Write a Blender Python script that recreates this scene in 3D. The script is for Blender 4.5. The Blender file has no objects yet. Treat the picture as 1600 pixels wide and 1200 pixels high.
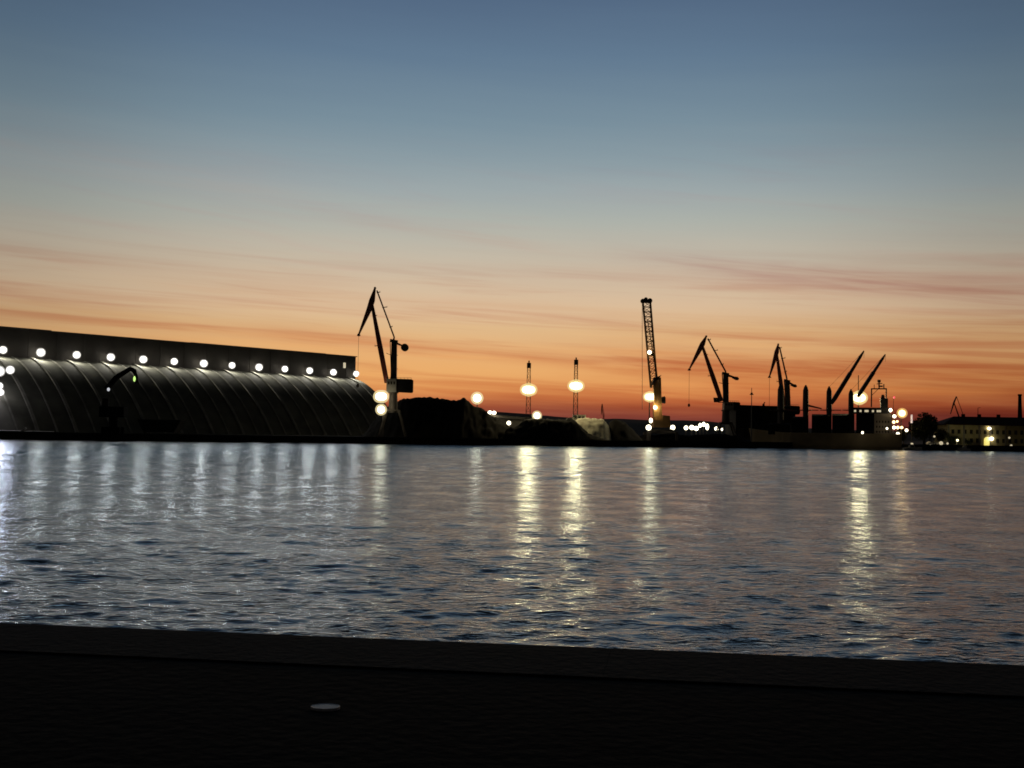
import bpy, math, random
import numpy as np
from mathutils import Vector, Matrix, noise as mnoise
random.seed(7)
R = math.radians
# ------------------------------------------------------------------ camera
sc = bpy.context.scene
FPX = 1800.0; ROLL = R(0.9); PITCH = math.atan(78/FPX); CAMH = 4.0
cd = bpy.data.cameras.new('camera'); cam = bpy.data.objects.new('camera', cd)
sc.collection.objects.link(cam); sc.camera = cam
cd.sensor_width = 36; cd.lens = FPX/1600*36; cd.clip_start = .1; cd.clip_end = 20000
CR = Matrix.Rotation(R(90)+PITCH, 3, 'X') @ Matrix.Rotation(ROLL, 3, 'Z')
CP = Vector((0, 0, CAMH))
cam.matrix_world = Matrix.Translation(CP) @ CR.to_4x4()
def ray(px, py): return CR @ Vector(((px-800)/FPX, -(py-600)/FPX, -1))
def at(px, py, Y):
    d = ray(px, py); return CP + d*(Y/d.y)
def on_z(px, py, z=0.0):
    d = ray(px, py); return CP + d*((z-CP.z)/d.z)
def X(px, Y): return at(px, 690, Y).x
def ppm(Y): return Y/FPX             # metres per photo pixel
# ------------------------------------------------------------------ render look
sc.render.engine = 'CYCLES'
sc.view_settings.view_transform = 'Standard'; sc.view_settings.look = 'None'
sc.view_settings.exposure = 0; sc.view_settings.gamma = 1
sc.cycles.use_denoising = True; sc.cycles.denoiser = 'OPENIMAGEDENOISE'; sc.cycles.denoising_prefilter = 'ACCURATE'; sc.cycles.use_adaptive_sampling = False
sc.cycles.max_bounces = 5; sc.cycles.caustics_reflective = False; sc.cycles.caustics_refractive = False
sc.cycles.sample_clamp_indirect = 6
sc.cycles.filter_width = 1.7
# ------------------------------------------------------------------ sky (dusk, after sunset)
def s2l(c):
    f = lambda v: (v/255/12.92 if v/255 <= .04045 else ((v/255+.055)/1.055)**2.4)
    return (f(c[0]), f(c[1]), f(c[2]), 1)
world = bpy.data.worlds.new('World'); sc.world = world; world.use_nodes = True
nt = world.node_tree; nt.nodes.clear()
def N(t, **kw):
    n = nt.nodes.new(t)
    for k, v in kw.items(): setattr(n, k, v)
    return n
def link(a, b): nt.links.new(a, b)
def setin(sock, v):
    if isinstance(v, (int, float)): sock.default_value = v
    elif isinstance(v, tuple): sock.default_value = v
    else: link(v, sock)
def M(op, a, b=0.0, c=0.0, clamp=False):
    n = N('ShaderNodeMath', operation=op); n.use_clamp = clamp
    setin(n.inputs[0], a); setin(n.inputs[1], b); setin(n.inputs[2], c)
    return n.outputs[0]
def add(a, b): return M('ADD', a, b)
def sub(a, b): return M('SUBTRACT', a, b)
def mul(a, b): return M('MULTIPLY', a, b)
def sstep(x, lo, hi, a=0.0, b=1.0):
    n = N('ShaderNodeMapRange', interpolation_type='SMOOTHSTEP')
    setin(n.inputs[0], x)
    for i, v in zip((1, 2, 3, 4), (lo, hi, a, b)): n.inputs[i].default_value = v
    return n.outputs[0]
def mixc(f, a, b, mode='MIX'):
    n = N('ShaderNodeMix', data_type='RGBA', blend_type=mode)
    setin(n.inputs[0], f); setin(n.inputs[6], a); setin(n.inputs[7], b)
    return n.outputs[2]
def comb(x, y, z=0.0):
    n = N('ShaderNodeCombineXYZ'); setin(n.inputs[0], x); setin(n.inputs[1], y); setin(n.inputs[2], z); return n.outputs[0]
def noise(vec, scale=1.0, detail=3.0, rough=.5, dist=0.0):
    n = N('ShaderNodeTexNoise', noise_dimensions='3D'); link(vec, n.inputs['Vector'])
    n.inputs['Scale'].default_value = scale; n.inputs['Detail'].default_value = detail
    n.inputs['Roughness'].default_value = rough; n.inputs['Distortion'].default_value = dist
    return n.outputs[0]
tc = N('ShaderNodeTexCoord'); sp = N('ShaderNodeSeparateXYZ'); link(tc.outputs['Generated'], sp.inputs[0])
sx, sy, sz = sp.outputs
elv = M('ARCSINE', sz); az = M('ARCTAN2', sx, sy)
u = mul(az, 1800.0); v = mul(elv, 1800.0)          # about 1/31 degree each
wob = mul(sub(noise(comb(mul(u, 1/420), mul(v, 1/160), 3.1), 1, 3, .55), .5), 38.0)
vt = add(v, wob)
vs = add(v, mul(sub(noise(comb(mul(u, 1/700), mul(add(v, mul(u, .05)), 1/45), 9.7), 1, 4, .6, .4), .5), 26.0))
vs = M('MAXIMUM', vs, 0.0)
fac = mul(vs, 1/(1800*math.pi/2))
ramp = N('ShaderNodeValToRGB'); link(fac, ramp.inputs[0]); ramp.color_ramp.interpolation = 'LINEAR'
stops = [(0, (92,50,47)), (20, (122,66,58)), (30, (142,77,63)), (42, (166,92,62)), (52, (200,120,74)), (62, (222,146,84)), (74, (230,160,94)),
         (100, (234,173,108)), (140, (228,180,126)), (165, (223,184,137)), (194, (220,189,154)), (240, (208,188,162)), (275, (195,185,167)), (330, (174,178,170)),
         (377, (157,168,170)), (425, (139,156,164)), (477, (121,143,157)), (577, (98,122,145)), (677, (80,101,128)), (780, (73,87,103)), (1000, (66,74,85)),
         (1500, (42,44,48)), (2400, (10,13,20))]
els = ramp.color_ramp.elements
els[0].position = 0; els[0].color = s2l(stops[0][1])
els[1].position = stops[-1][0]/(1800*math.pi/2); els[1].color = s2l(stops[-1][1])
for vv, c in stops[1:-1]:
    e = els.new(vv/(1800*math.pi/2)); e.color = s2l(c)
col = ramp.outputs[0]
# thin horizontal streaks low in the sky
st = noise(comb(mul(u, 1/520), mul(add(v, mul(u, .045)), 1/20), 1.3), 1, 4, .58, .5)
amt = mul(sstep(st, .46, .72), sstep(v, 150, 330, 1.0, .0))
col = mixc(mul(amt, .80), col, mixc(1.0, col, (.80, .58, .56, 1), 'MULTIPLY'))
lt = noise(comb(mul(u, 1/600), mul(add(v, mul(u, .03)), 1/24), 7.9), 1, 3, .5, .3)
col = mixc(mul(mul(sstep(lt, .52, .75), sstep(v, 60, 240, 1.0, 0.0)), .55), col, mixc(1.0, col, (1.18, 1.12, .95, 1), 'MULTIPLY'))
# higher, fainter pink wisps
st2 = noise(comb(mul(u, 1/620), mul(add(v, mul(u, .10)), 1/44), 17.3), 1, 4, .6, .7)
am2 = mul(mul(sstep(st2, .5, .74), sstep(v, 150, 240)), sstep(v, 380, 520, 1.0, .0))
col = mixc(mul(am2, .40), col, mixc(1.0, col, (1.04, .86, .88, 1), 'MULTIPLY'))
def band(u0, v0, u1, v1, sig, a, tint, ua, ub, seed, uc=None, ud=None):
    """a long thin cloud bank running between two directions of the sky"""
    global col
    k = (v1-v0)/(u1-u0)
    c = add(v0-k*u0, mul(u, k))
    w = mul(sub(noise(comb(mul(u, 1/330), mul(v, 1/90), seed), 1, 3, .6), .5), sig*3.2)
    d = mul(sub(add(v, w), c), 1/sig)
    g = M('EXPONENT', mul(mul(d, d), -.5))
    tex = sstep(noise(comb(mul(u, 1/260), mul(sub(v, mul(u, k)), 1/(sig*.8)), seed+5), 1, 4, .6, .6), .3, .7, .35, 1.0)
    g = mul(mul(mul(g, tex), sstep(u, ua, ub)), a)
    if uc is not None: g = mul(g, sstep(u, uc, ud, 1.0, 0.0))
    col = mixc(g, col, mixc(1.0, col, tint + (1,), 'MULTIPLY'))
band(200, 278, 800, 205, 13, .85, (.80,.62,.66), 60, 420, 2.2)
band(50, 126, 800, 84, 15, .95, (.72,.45,.42), -60, 220, 4.4)
band(300, 60, 800, 42, 24, .75, (.86,.55,.50), 60, 500, 5.4)
band(-800, 254, -250, 232, 8, .6, (.92,.80,.78), -2000, -1800, 6.1, -320, -150)
band(-800, 176, -230, 142, 12, .8, (.94,.82,.76), -2000, -1800, 8.1, -300, -120)
band(-420, 152, 60, 118, 7, .75, (.80,.56,.52), -450, -300, 3.7, 20, 160)
band(-260, 330, 60, 292, 6, .5, (1.0,.82,.80), -420, -180, 1.7, -20, 140)
band(-800, 400, -300, 372, 24, .55, (1.12,.94,.90), -2000, -1800, 12.7, -420, -200)
band(-500, 210, 700, 170, 10, .5, (.92,.80,.74), -620, -400, 21.7)
band(-100, 250, 800, 240, 16, .5, (.94,.82,.82), -200, 100, 25.7)
band(0, 160, 800, 150, 9, .6, (.90,.74,.66), 0, 300, 28.7)
band(-200, 98, 800, 70, 7, .7, (.78,.58,.50), 260, 500, 31.7)
band(60, 112, 800, 100, 20, .6, (.84,.66,.58), 60, 350, 41.7)
band(-300, 36, 800, 40, 18, .85, (.74,.54,.58), -400, -100, 33.7)
band(300, 40, 800, 46, 20, .8, (.66,.52,.60), 250, 500, 35.7)
# the glow sits over the sunset; the sky behind the viewer is already night
caz = M('COSINE', az)
face = sstep(caz, .32, .905, .04, 1.0)
up = sstep(sz, .45, .9, 0.0, 1.0)
face = add(mul(face, sub(1.0, up)), mul(up, .45))
face = mul(face, sstep(mul(u, u), 0, 620000, 1.0, .70))
vec = N('ShaderNodeVectorMath', operation='SCALE'); link(col, vec.inputs[0]); link(face, vec.inputs['Scale'])
bg = N('ShaderNodeBackground'); link(vec.outputs[0], bg.inputs[0]); bg.inputs[1].default_value = 1.0
wo = N('ShaderNodeOutputWorld'); link(bg.outputs[0], wo.inputs[0])

# ------------------------------------------------------------------ materials
def mat(name, base, rough=.7, metal=0.0, var=.25, scale=.6, bump=0.0, spec=.5):
    m = bpy.data.materials.new(name); m.use_nodes = True; t = m.node_tree; b = t.nodes['Principled BSDF']
    b.inputs['Roughness'].default_value = rough; b.inputs['Metallic'].default_value = metal
    b.inputs['Specular IOR Level'].default_value = spec
    g = t.nodes.new('ShaderNodeTexCoord'); n = t.nodes.new('ShaderNodeTexNoise'); n.inputs['Scale'].default_value = scale; n.inputs['Detail'].default_value = 6
    t.links.new(g.outputs['Object'], n.inputs['Vector'])
    r = t.nodes.new('ShaderNodeValToRGB')
    r.color_ramp.elements[0].position = .3; r.color_ramp.elements[0].color = tuple(c*(1-var) for c in base)+(1,)
    r.color_ramp.elements[1].position = .7; r.color_ramp.elements[1].color = tuple(min(1, c*(1+var)) for c in base)+(1,)
    t.links.new(n.outputs[0], r.inputs[0]); t.links.new(r.outputs[0], b.inputs['Base Color'])
    if bump:
        n2 = t.nodes.new('ShaderNodeTexNoise'); n2.inputs['Scale'].default_value = scale*9; n2.inputs['Detail'].default_value = 5
        t.links.new(g.outputs['Object'], n2.inputs['Vector'])
        bp = t.nodes.new('ShaderNodeBump'); bp.inputs['Strength'].default_value = bump; bp.inputs['Distance'].default_value = .05
        t.links.new(n2.outputs[0], bp.inputs['Height']); t.links.new(bp.outputs[0], b.inputs['Normal'])
    return m
def glow(name, color, power):
    m = bpy.data.materials.new(name); m.use_nodes = True; t = m.node_tree; b = t.nodes['Principled BSDF']
    b.inputs['Base Color'].default_value = (.8,.8,.8,1)
    b.inputs['Emission Color'].default_value = color+(1,); b.inputs['Emission Strength'].default_value = power
    return m
MT = dict(
    crane=mat('crane_paint', (.36,.11,.08), .55, 0, .4, .3, 0, .3),
    crane_grey=mat('crane_grey_paint', (.26,.26,.24), .5, 0, .2, .4),
    steel=mat('dark_steel', (.085,.075,.068), .6, .2, .3, .5, 0, .3),
    yellow=mat('crane_yellow_paint', (.30,.16,.05), .5, 0, .25, .4),
    wall=mat('gallery_cladding', (.055,.048,.04), .8, 0, .3, .12, .2),
    vault=mat('vault_concrete', (.13,.13,.10), .85, 0, .35, .15, .3),
    rib=mat('rib_concrete', (.27,.265,.22), .85, 0, .3, .3),
    coal=mat('coal', (.0065,.0055,.0045), .95, 0, .5, .25, .6, .2),
    sand=mat('pale_bulk', (.80,.74,.58), .95, 0, .35, .35, .5),
    land=mat('dark_ground', (.02,.019,.017), .95, 0, .3, .05, 0, .2),
    quaywall=mat('quay_wall', (.035,.033,.03), .9, 0, .4, .2, .4, .2),
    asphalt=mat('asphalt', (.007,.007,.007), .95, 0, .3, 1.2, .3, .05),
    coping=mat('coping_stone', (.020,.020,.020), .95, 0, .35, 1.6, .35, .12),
    shedroof=mat('pale_sheet_roof', (.34,.31,.25), .8, 0, .2, .2),
    black=mat('soot_black', (.012,.012,.012), .9, 0, .3, .3, 0, .1),
    hull=mat('hull_brown', (.34,.26,.15), .6, 0, .35, .12, .1),
    hullblack=mat('hull_black', (.02,.02,.02), .6, 0, .3, .12),
    ship=mat('ship_paint', (.40,.31,.22), .6, 0, .2, .3),
    white=mat('white_paint', (.75,.74,.70), .5, 0, .1, .8),
    stucco=mat('yellow_stucco', (.62,.53,.26), .9, 0, .2, .35, .2),
    roof=mat('tiled_roof', (.05,.02,.017), .9, 0, .3, .6, 0, .2),
    glass=mat('dark_glass', (.03,.03,.03), .15, 0, .1, .3),
    leaf=mat('leaves', (.035,.042,.018), .9, 0, .5, .5, 0, .2),
    bark=mat('bark', (.03,.022,.015), .9, 0, .3, 1),
    hill=mat('hill_scrub', (.03,.027,.025), 1, 0, .3, .004, 0, .1),
    cool=glow('cool_lamp', (1,.97,.90), 2.2), warm=glow('warm_lamp', (1,.86,.55), 2.2), mild=glow('mild_warm_lamp', (1,.88,.6), 2.2),
    warmsmall=glow('warm_small_lamp', (1,.88,.62), 5), orange=glow('orange_lamp', (1,.62,.25), 5),
    green=glow('green_work_lamp', (.62,1,.25), 1.2), red=glow('red_lamp', (1,.08,.12), 1.5), violet=glow('bluish_lamp', (.93,.88,1), 2.2),
    lit=glow('lit_window', (1,.85,.55), .55), arch=glow('lit_doorway', (1,.82,.18), .9),
    
)
# ------------------------------------------------------------------ mesh builder
class MB:
    def __init__(s): s.v = []; s.f = []
    def raw(s, vs, fs):
        o = len(s.v); s.v += [tuple(p) for p in vs]; s.f += [tuple(i+o for i in f) for f in fs]; return s
    def box(s, c, d, rz=0.0):
        c = Vector(c); h = Vector(d)/2; m = Matrix.Rotation(rz, 3, 'Z')
        vs = [c + m @ Vector((x*h.x, y*h.y, z*h.z)) for x in (-1,1) for y in (-1,1) for z in (-1,1)]
        return s.raw(vs, [(0,1,3,2),(4,6,7,5),(0,4,5,1),(2,3,7,6),(0,2,6,4),(1,5,7,3)])
    def beam(s, a, b, w, h=None, w2=None, h2=None):
        """tapered rectangular beam; w across (in the picture-like xz plane), h in depth"""
        a = Vector(a); b = Vector(b); d = (b-a)
        if d.length < 1e-6: return s
        d.normalize(); h = h or w; w2 = w2 or w; h2 = h2 or h
        ref = Vector((0,1,0)) if abs(d.y) < .9 else Vector((0,0,1))
        n = d.cross(ref).normalized(); t = d.cross(n).normalized()
        vs = []
        for p, ww, hh in ((a,w,h),(b,w2,h2)):
            for i, j in ((-1,-1),(1,-1),(1,1),(-1,1)): vs.append(p + n*i*ww/2 + t*j*hh/2)
        return s.raw(vs, [(0,1,2,3),(7,6,5,4),(0,4,5,1),(1,5,6,2),(2,6,7,3),(3,7,4,0)])
    def tube(s, a, b, r, r2=None, n=10):
        a = Vector(a); b = Vector(b); d = (b-a).normalized(); r2 = r if r2 is None else r2
        ref = Vector((0,1,0)) if abs(d.y) < .9 else Vector((0,0,1))
        e = d.cross(ref).normalized(); t = d.cross(e).normalized(); vs = []
        for p, rr in ((a,r),(b,r2)):
            for i in range(n):
                q = 2*math.pi*i/n; vs.append(p + e*math.cos(q)*rr + t*math.sin(q)*rr)
        fs = [(i,(i+1)%n,n+(i+1)%n,n+i) for i in range(n)] + [tuple(range(n))[::-1], tuple(range(n,2*n))]
        return s.raw(vs, fs)
    def ell(s, c, r, n=14, m=9):
        c = Vector(c); r = Vector(r) if not isinstance(r, (int,float)) else Vector((r,r,r)); vs = [c+Vector((0,0,r.z))]
        for i in range(1, m):
            a = math.pi*i/m
            for j in range(n):
                b = 2*math.pi*j/n; vs.append(c+Vector((r.x*math.sin(a)*math.cos(b), r.y*math.sin(a)*math.sin(b), r.z*math.cos(a))))
        vs.append(c-Vector((0,0,r.z))); fs = [(0,1+j,1+(j+1)%n) for j in range(n)]
        for i in range(m-2):
            for j in range(n):
                a = 1+i*n+j; b = 1+i*n+(j+1)%n; fs.append((a,a+n,b+n,b))
        L = len(vs)-1; fs += [(L, 1+(m-2)*n+(j+1)%n, 1+(m-2)*n+j) for j in range(n)]
        return s.raw(vs, fs)
    def prism(s, pts, y0, y1):
        """polygon of (x, z) points extruded from depth y0 to y1"""
        n = len(pts); vs = [(x,y0,z) for x,z in pts] + [(x,y1,z) for x,z in pts]
        return s.raw(vs, [tuple(range(n)), tuple(range(2*n-1,n-1,-1))] + [(i,n+i,n+(i+1)%n,(i+1)%n) for i in range(n)])
    def lattice(s, a0, a1, b0, b1, depth, n, cw, bw):
        """four-chord lattice: left chord a0-a1, right chord b0-b1, doubled in depth, n bays with diagonals"""
        D = Vector((0, depth/2, 0)); P = []
        for q in range(n+1):
            t = q/n; l = Vector(a0).lerp(Vector(a1), t); r = Vector(b0).lerp(Vector(b1), t)
            P.append((l-D, r-D, r+D, l+D))
        for k in range(4): s.beam(P[0][k], P[-1][k], cw)
        for q in range(n+1):
            for k in range(4): s.beam(P[q][k], P[q][(k+1)%4], bw)
            if q < n:
                for k in range(4):
                    i, j = (k, (k+1)%4) if q % 2 else ((k+1)%4, k)
                    s.beam(P[q][i], P[q+1][j], bw)
        return s
    def build(s, name, m, parent=None, smooth=False):
        me = bpy.data.meshes.new(name)
        off = Vector(parent['_o']) if parent is not None and '_o' in parent else Vector((0,0,0))
        me.from_pydata([tuple(Vector(p)-off) for p in s.v], [], s.f); me.update(); me.materials.append(m)
        if smooth: me.polygons.foreach_set('use_smooth', [True]*len(me.polygons))
        o = bpy.data.objects.new(name, me); sc.collection.objects.link(o)
        if parent is not None: o.parent = parent; o['_o'] = tuple(off)
        return o
ROOTS = []
def tag(o, label=None, cat=None, group=None, kind=None):
    if label: o['label'] = label
    if cat: o['category'] = cat
    if group: o['group'] = group
    if kind: o['kind'] = kind
    return o
def thing(name, loc, label, cat, group=None):
    o = bpy.data.objects.new(name, None); o.empty_display_size = 1; sc.collection.objects.link(o)
    o.location = loc; o['_o'] = tuple(loc); return tag(o, label, cat, group)
def V2(p): return Vector(p)

# radiance of the lamp inside each halo shell
LUM = dict(cool=((1,.95,.83), 38), warm=((1,.80,.42), 62), half=((1,.82,.45), 26), work=((1,.85,.5), 16), street=((1,.9,.55), 75), mild=((1,.88,.6), 4.5), violet=((.93,.88,1), 20), orange=((1,.62,.25), 6))
HALO = {}; BULB = {k: glow(k+'_bulb', c_[0], 9) for k, c_ in LUM.items()}
def halo_mat(key):
    '''halo around a lamp, put in as a see-through shell that emits'''
    if key not in HALO:
        m = bpy.data.materials.new(key+'_halo'); m.use_nodes = True; t = m.node_tree; t.nodes.clear()
        e = t.nodes.new('ShaderNodeEmission'); colr = LUM[key][0]; e.inputs[0].default_value = (1,.97,.90,1) if key in ('cool','violet') else (colr[0], colr[1]*.93, colr[2]*.72, 1); e.inputs[1].default_value = .95
        tr = t.nodes.new('ShaderNodeBsdfTransparent'); mx = t.nodes.new('ShaderNodeMixShader'); mx.inputs[0].default_value = .48
        out = t.nodes.new('ShaderNodeOutputMaterial'); t.links.new(tr.outputs[0], mx.inputs[1]); t.links.new(e.outputs[0], mx.inputs[2]); t.links.new(mx.outputs[0], out.inputs[0])
        HALO[key] = m
    return HALO[key]
def lamp(c, r, key, parent, name='lamp_glow', aim=None, cone=165):
    '''a bright bulb inside an added shell that stands for its halo'''
    o = MB().ell(c, r*(1.13 if key in ('cool','violet') else 1.27), 22, 13).build(name, halo_mat(key), parent, smooth=True)  # added glowing shell imitates the bloom around the lamp
    colr, L = LUM[key]; rb = r*.84
    MB().ell(c, rb*.95, 20, 12).build('bulb', BULB[key], parent, smooth=True)
    ld = bpy.data.lights.new('bulb', 'SPOT' if aim else 'POINT')
    if aim: ld.spot_size = R(cone); ld.spot_blend = .45
    ld.color = colr; ld.shadow_soft_size = rb; ld.energy = L*2.6*4*math.pi**2*rb**2; ld.use_soft_falloff = False
    lo = bpy.data.objects.new('lamp_light', ld); sc.collection.objects.link(lo); lo.parent = o
    lo.location = Vector(c) - Vector(parent['_o'])
    if aim: lo.rotation_euler = Vector(aim).to_track_quat('-Z', 'Y').to_euler()
    return o
# ------------------------------------------------------------------ water
def make_water():
    rng = np.random.default_rng(11)
    ang = np.concatenate([np.linspace(-75,-29,60,endpoint=False), np.linspace(-29,29,880), np.linspace(29,75,61)[1:]])
    ang = np.radians(ang)
    d = [7.0]
    while d[-1] < 620: d.append(d[-1]*1.0052)
    while d[-1] < 3500: d.append(d[-1]*1.06)
    d = np.array(d)
    A, D = np.meshgrid(ang, d)
    x = D*np.sin(A); y = D*np.cos(A); z = np.zeros_like(x)
    space = np.maximum(D*.0052, D*.00115)
    nw = 150
    lam = np.concatenate([np.exp(rng.uniform(np.log(.22), np.log(2.2), 110)), np.exp(rng.uniform(np.log(2.5), np.log(14), 40))])
    th = np.concatenate([rng.normal(R(97), R(38), 110), rng.normal(R(97), R(32), 40)])
    slope = np.where(lam < 2.3, .0140*np.where(lam > .8, (lam/.8)**-.7, 1.0), .0042)
    for L, t, s_, ph in zip(lam, th, slope, rng.uniform(0, 2*np.pi, nw)):
        k = 2*np.pi/L
        att = np.clip(L/(2.6*space)-.6, 0, 1)
        amp = s_*1.45/k
        z += att*amp*(np.clip(.3+D/95, .3, 2.8) if L > 2.4 else 1.0)*np.sin(k*(x*np.cos(t)+y*np.sin(t))+ph)
    # gusts: calmer and rougher patches
    g = .72+.38*np.sin(x*.045+1.3+np.sin(y*.05))*np.sin(y*.07-.5+np.sin(x*.031))
    z *= g*np.clip((560-D)/60, 0, 1)
    n, m = x.shape
    co = np.stack([x, y, z], -1).reshape(-1, 3).astype(np.float32)
    idx = np.arange(n*m).reshape(n, m)
    q = np.stack([idx[:-1,:-1], idx[:-1,1:], idx[1:,1:], idx[1:,:-1]], -1).reshape(-1, 4).astype(np.int32)
    me = bpy.data.meshes.new('water'); me.vertices.add(n*m); me.vertices.foreach_set('co', co.ravel())
    me.loops.add(q.size); me.loops.foreach_set('vertex_index', q.ravel())
    me.polygons.add(len(q)); me.polygons.foreach_set('loop_start', np.arange(0, q.size, 4, dtype=np.int32))
    me.polygons.foreach_set('use_smooth', np.ones(len(q), dtype=bool)); me.update(calc_edges=True)
    mw = bpy.data.materials.new('sea_water'); mw.use_nodes = True; t = mw.node_tree; b = t.nodes['Principled BSDF']
    b.inputs['Base Color'].default_value = (.010,.013,.018,1); b.inputs['Roughness'].default_value = .17; b.inputs['IOR'].default_value = 1.333; b.inputs['Specular Tint'].default_value = (.70,.88,1,1)
    geo = t.nodes.new('ShaderNodeNewGeometry')
    hs = None
    for sxx, syy, sc_, w in ((.55, 1.0, 3.8, .115), (.5, 1.0, 9.0, .052)):
        mp = t.nodes.new('ShaderNodeMapping'); mp.inputs['Scale'].default_value = (sxx, syy, 1); mp.inputs['Rotation'].default_value = (0,0,R(9))
        t.links.new(geo.outputs['Position'], mp.inputs[0])
        n = t.nodes.new('ShaderNodeTexNoise'); n.inputs['Scale'].default_value = sc_; n.inputs['Detail'].default_value = 2.5
        t.links.new(mp.outputs[0], n.inputs['Vector'])
        ml = t.nodes.new('ShaderNodeMath'); ml.operation = 'MULTIPLY'; ml.inputs[1].default_value = w; t.links.new(n.outputs[0], ml.inputs[0])
        if hs is None: hs = ml.outputs[0]
        else:
            ad = t.nodes.new('ShaderNodeMath'); t.links.new(hs, ad.inputs[0]); t.links.new(ml.outputs[0], ad.inputs[1]); hs = ad.outputs[0]
    bp = t.nodes.new('ShaderNodeBump'); bp.inputs['Strength'].default_value = 1; bp.inputs['Distance'].default_value = 1.0
    t.links.new(hs, bp.inputs['Height']); t.links.new(bp.outputs[0], b.inputs['Normal'])
    # gusts ruffle the surface in small patches
    mp = t.nodes.new('ShaderNodeMapping'); mp.inputs['Scale'].default_value = (.55, .42, 1); mp.inputs['Rotation'].default_value = (0,0,R(12)); t.links.new(geo.outputs['Position'], mp.inputs[0])
    n = t.nodes.new('ShaderNodeTexNoise'); n.inputs['Scale'].default_value = .8; n.inputs['Detail'].default_value = 4; n.inputs['Roughness'].default_value = .62; t.links.new(mp.outputs[0], n.inputs['Vector'])
    mr = t.nodes.new('ShaderNodeMapRange'); mr.inputs[1].default_value = .33; mr.inputs[2].default_value = .67; mr.inputs[3].default_value = .15; mr.inputs[4].default_value = 1.0
    t.links.new(n.outputs[0], mr.inputs[0]); t.links.new(mr.outputs[0], bp.inputs['Strength'])
    m2 = t.nodes.new('ShaderNodeMapRange'); m2.inputs[1].default_value = .3; m2.inputs[2].default_value = .7; m2.inputs[3].default_value = .11; m2.inputs[4].default_value = .21
    t.links.new(n.outputs[0], m2.inputs[0]); t.links.new(m2.outputs[0], b.inputs['Roughness'])
    # cool water: dark body under a slightly blue mirror
    b.inputs['Specular IOR Level'].default_value = 0
    gl = t.nodes.new('ShaderNodeBsdfGlossy'); gl.inputs['Color'].default_value = (.73,.84,.96,1); t.links.new(m2.outputs[0], gl.inputs['Roughness']); t.links.new(bp.outputs[0], gl.inputs['Normal'])
    fr = t.nodes.new('ShaderNodeFresnel'); fr.inputs['IOR'].default_value = 1.34; t.links.new(bp.outputs[0], fr.inputs['Normal'])
    mx = t.nodes.new('ShaderNodeMixShader'); t.links.new(fr.outputs[0], mx.inputs[0]); t.links.new(b.outputs[0], mx.inputs[1]); t.links.new(gl.outputs[0], mx.inputs[2])
    t.links.new(mx.outputs[0], t.nodes['Material Output'].inputs['Surface'])
    me.materials.append(mw)
    o = bpy.data.objects.new('water', me); sc.collection.objects.link(o); tag(o, kind='structure')
make_water()

# ------------------------------------------------------------------ near quay
QZ = 2.4
nl = on_z(0, 971, QZ); nr = on_z(1600, 1037, QZ); dn = (nr-nl).normalized(); pn = Vector((-dn.y, dn.x, 0))
def along(a, t, w, z): return (a.x+dn.x*t-pn.x*w, a.y+dn.y*t-pn.y*w, z)
cw_ = 1.12
mb = MB(); T0, T1 = -60, 70
nseg = 26; random.seed(3)
# coping stones in long slabs with narrow joints
for i in range(nseg):
    a = T0+(T1-T0)*i/nseg+.0012; b_ = T0+(T1-T0)*(i+1)/nseg-.0012
    w0 = random.uniform(-.003,.003)
    vs = [along(nl,a,w0,QZ-.03), along(nl,b_,w0,QZ-.03), along(nl,b_,cw_,QZ), along(nl,a,cw_,QZ),
          along(nl,a,w0,QZ-.55), along(nl,b_,w0,QZ-.55), along(nl,b_,cw_,QZ-.55), along(nl,a,cw_,QZ-.55)]
    vs += [along(nl,a,w0+.06,QZ), along(nl,b_,w0+.06,QZ)]
    mb.raw(vs, [(0,1,9,8),(8,9,2,3),(4,7,6,5),(0,4,5,1),(1,5,6,2,9),(2,6,7,3),(3,7,4,0,8)])
tag(mb.build('quay_coping', MT['coping']), kind='structure')
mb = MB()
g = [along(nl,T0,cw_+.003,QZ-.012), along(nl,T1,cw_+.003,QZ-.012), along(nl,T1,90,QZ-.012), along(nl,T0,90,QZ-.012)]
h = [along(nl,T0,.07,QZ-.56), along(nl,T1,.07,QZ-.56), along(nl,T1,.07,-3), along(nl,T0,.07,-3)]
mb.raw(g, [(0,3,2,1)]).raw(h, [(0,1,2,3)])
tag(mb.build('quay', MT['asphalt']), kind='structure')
c = on_z(508.5, 1104, QZ)
mb = MB(); r_ = .084; n_ = 36; rj = random.Random(5)
rr = [r_*(1+rj.uniform(-.012,.012)) for _ in range(n_)]
top = [(c.x+rr[i]*math.cos(2*math.pi*i/n_), c.y+.8*rr[i]*math.sin(2*math.pi*i/n_), QZ+.003) for i in range(n_)]
inn = [(c.x+.86*rr[i]*math.cos(2*math.pi*i/n_), c.y+.69*rr[i]*math.sin(2*math.pi*i/n_), QZ+.0005) for i in range(n_)]
bot = [(p[0],p[1],QZ-.012) for p in top]
mb.raw(top+bot+inn, [(i,(i+1)%n_,n_+(i+1)%n_,n_+i) for i in range(n_)]+[(i,2*n_+i,2*n_+(i+1)%n_,(i+1)%n_) for i in range(n_)]+[tuple(range(2*n_,3*n_))])
md = mat('pale_enamel', (.85,.85,.84), .5, 0, .08, 12)
tag(mb.build('marker_disc', md), 'small round white disc lying flat on the dark quay surface', 'disc')

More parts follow.
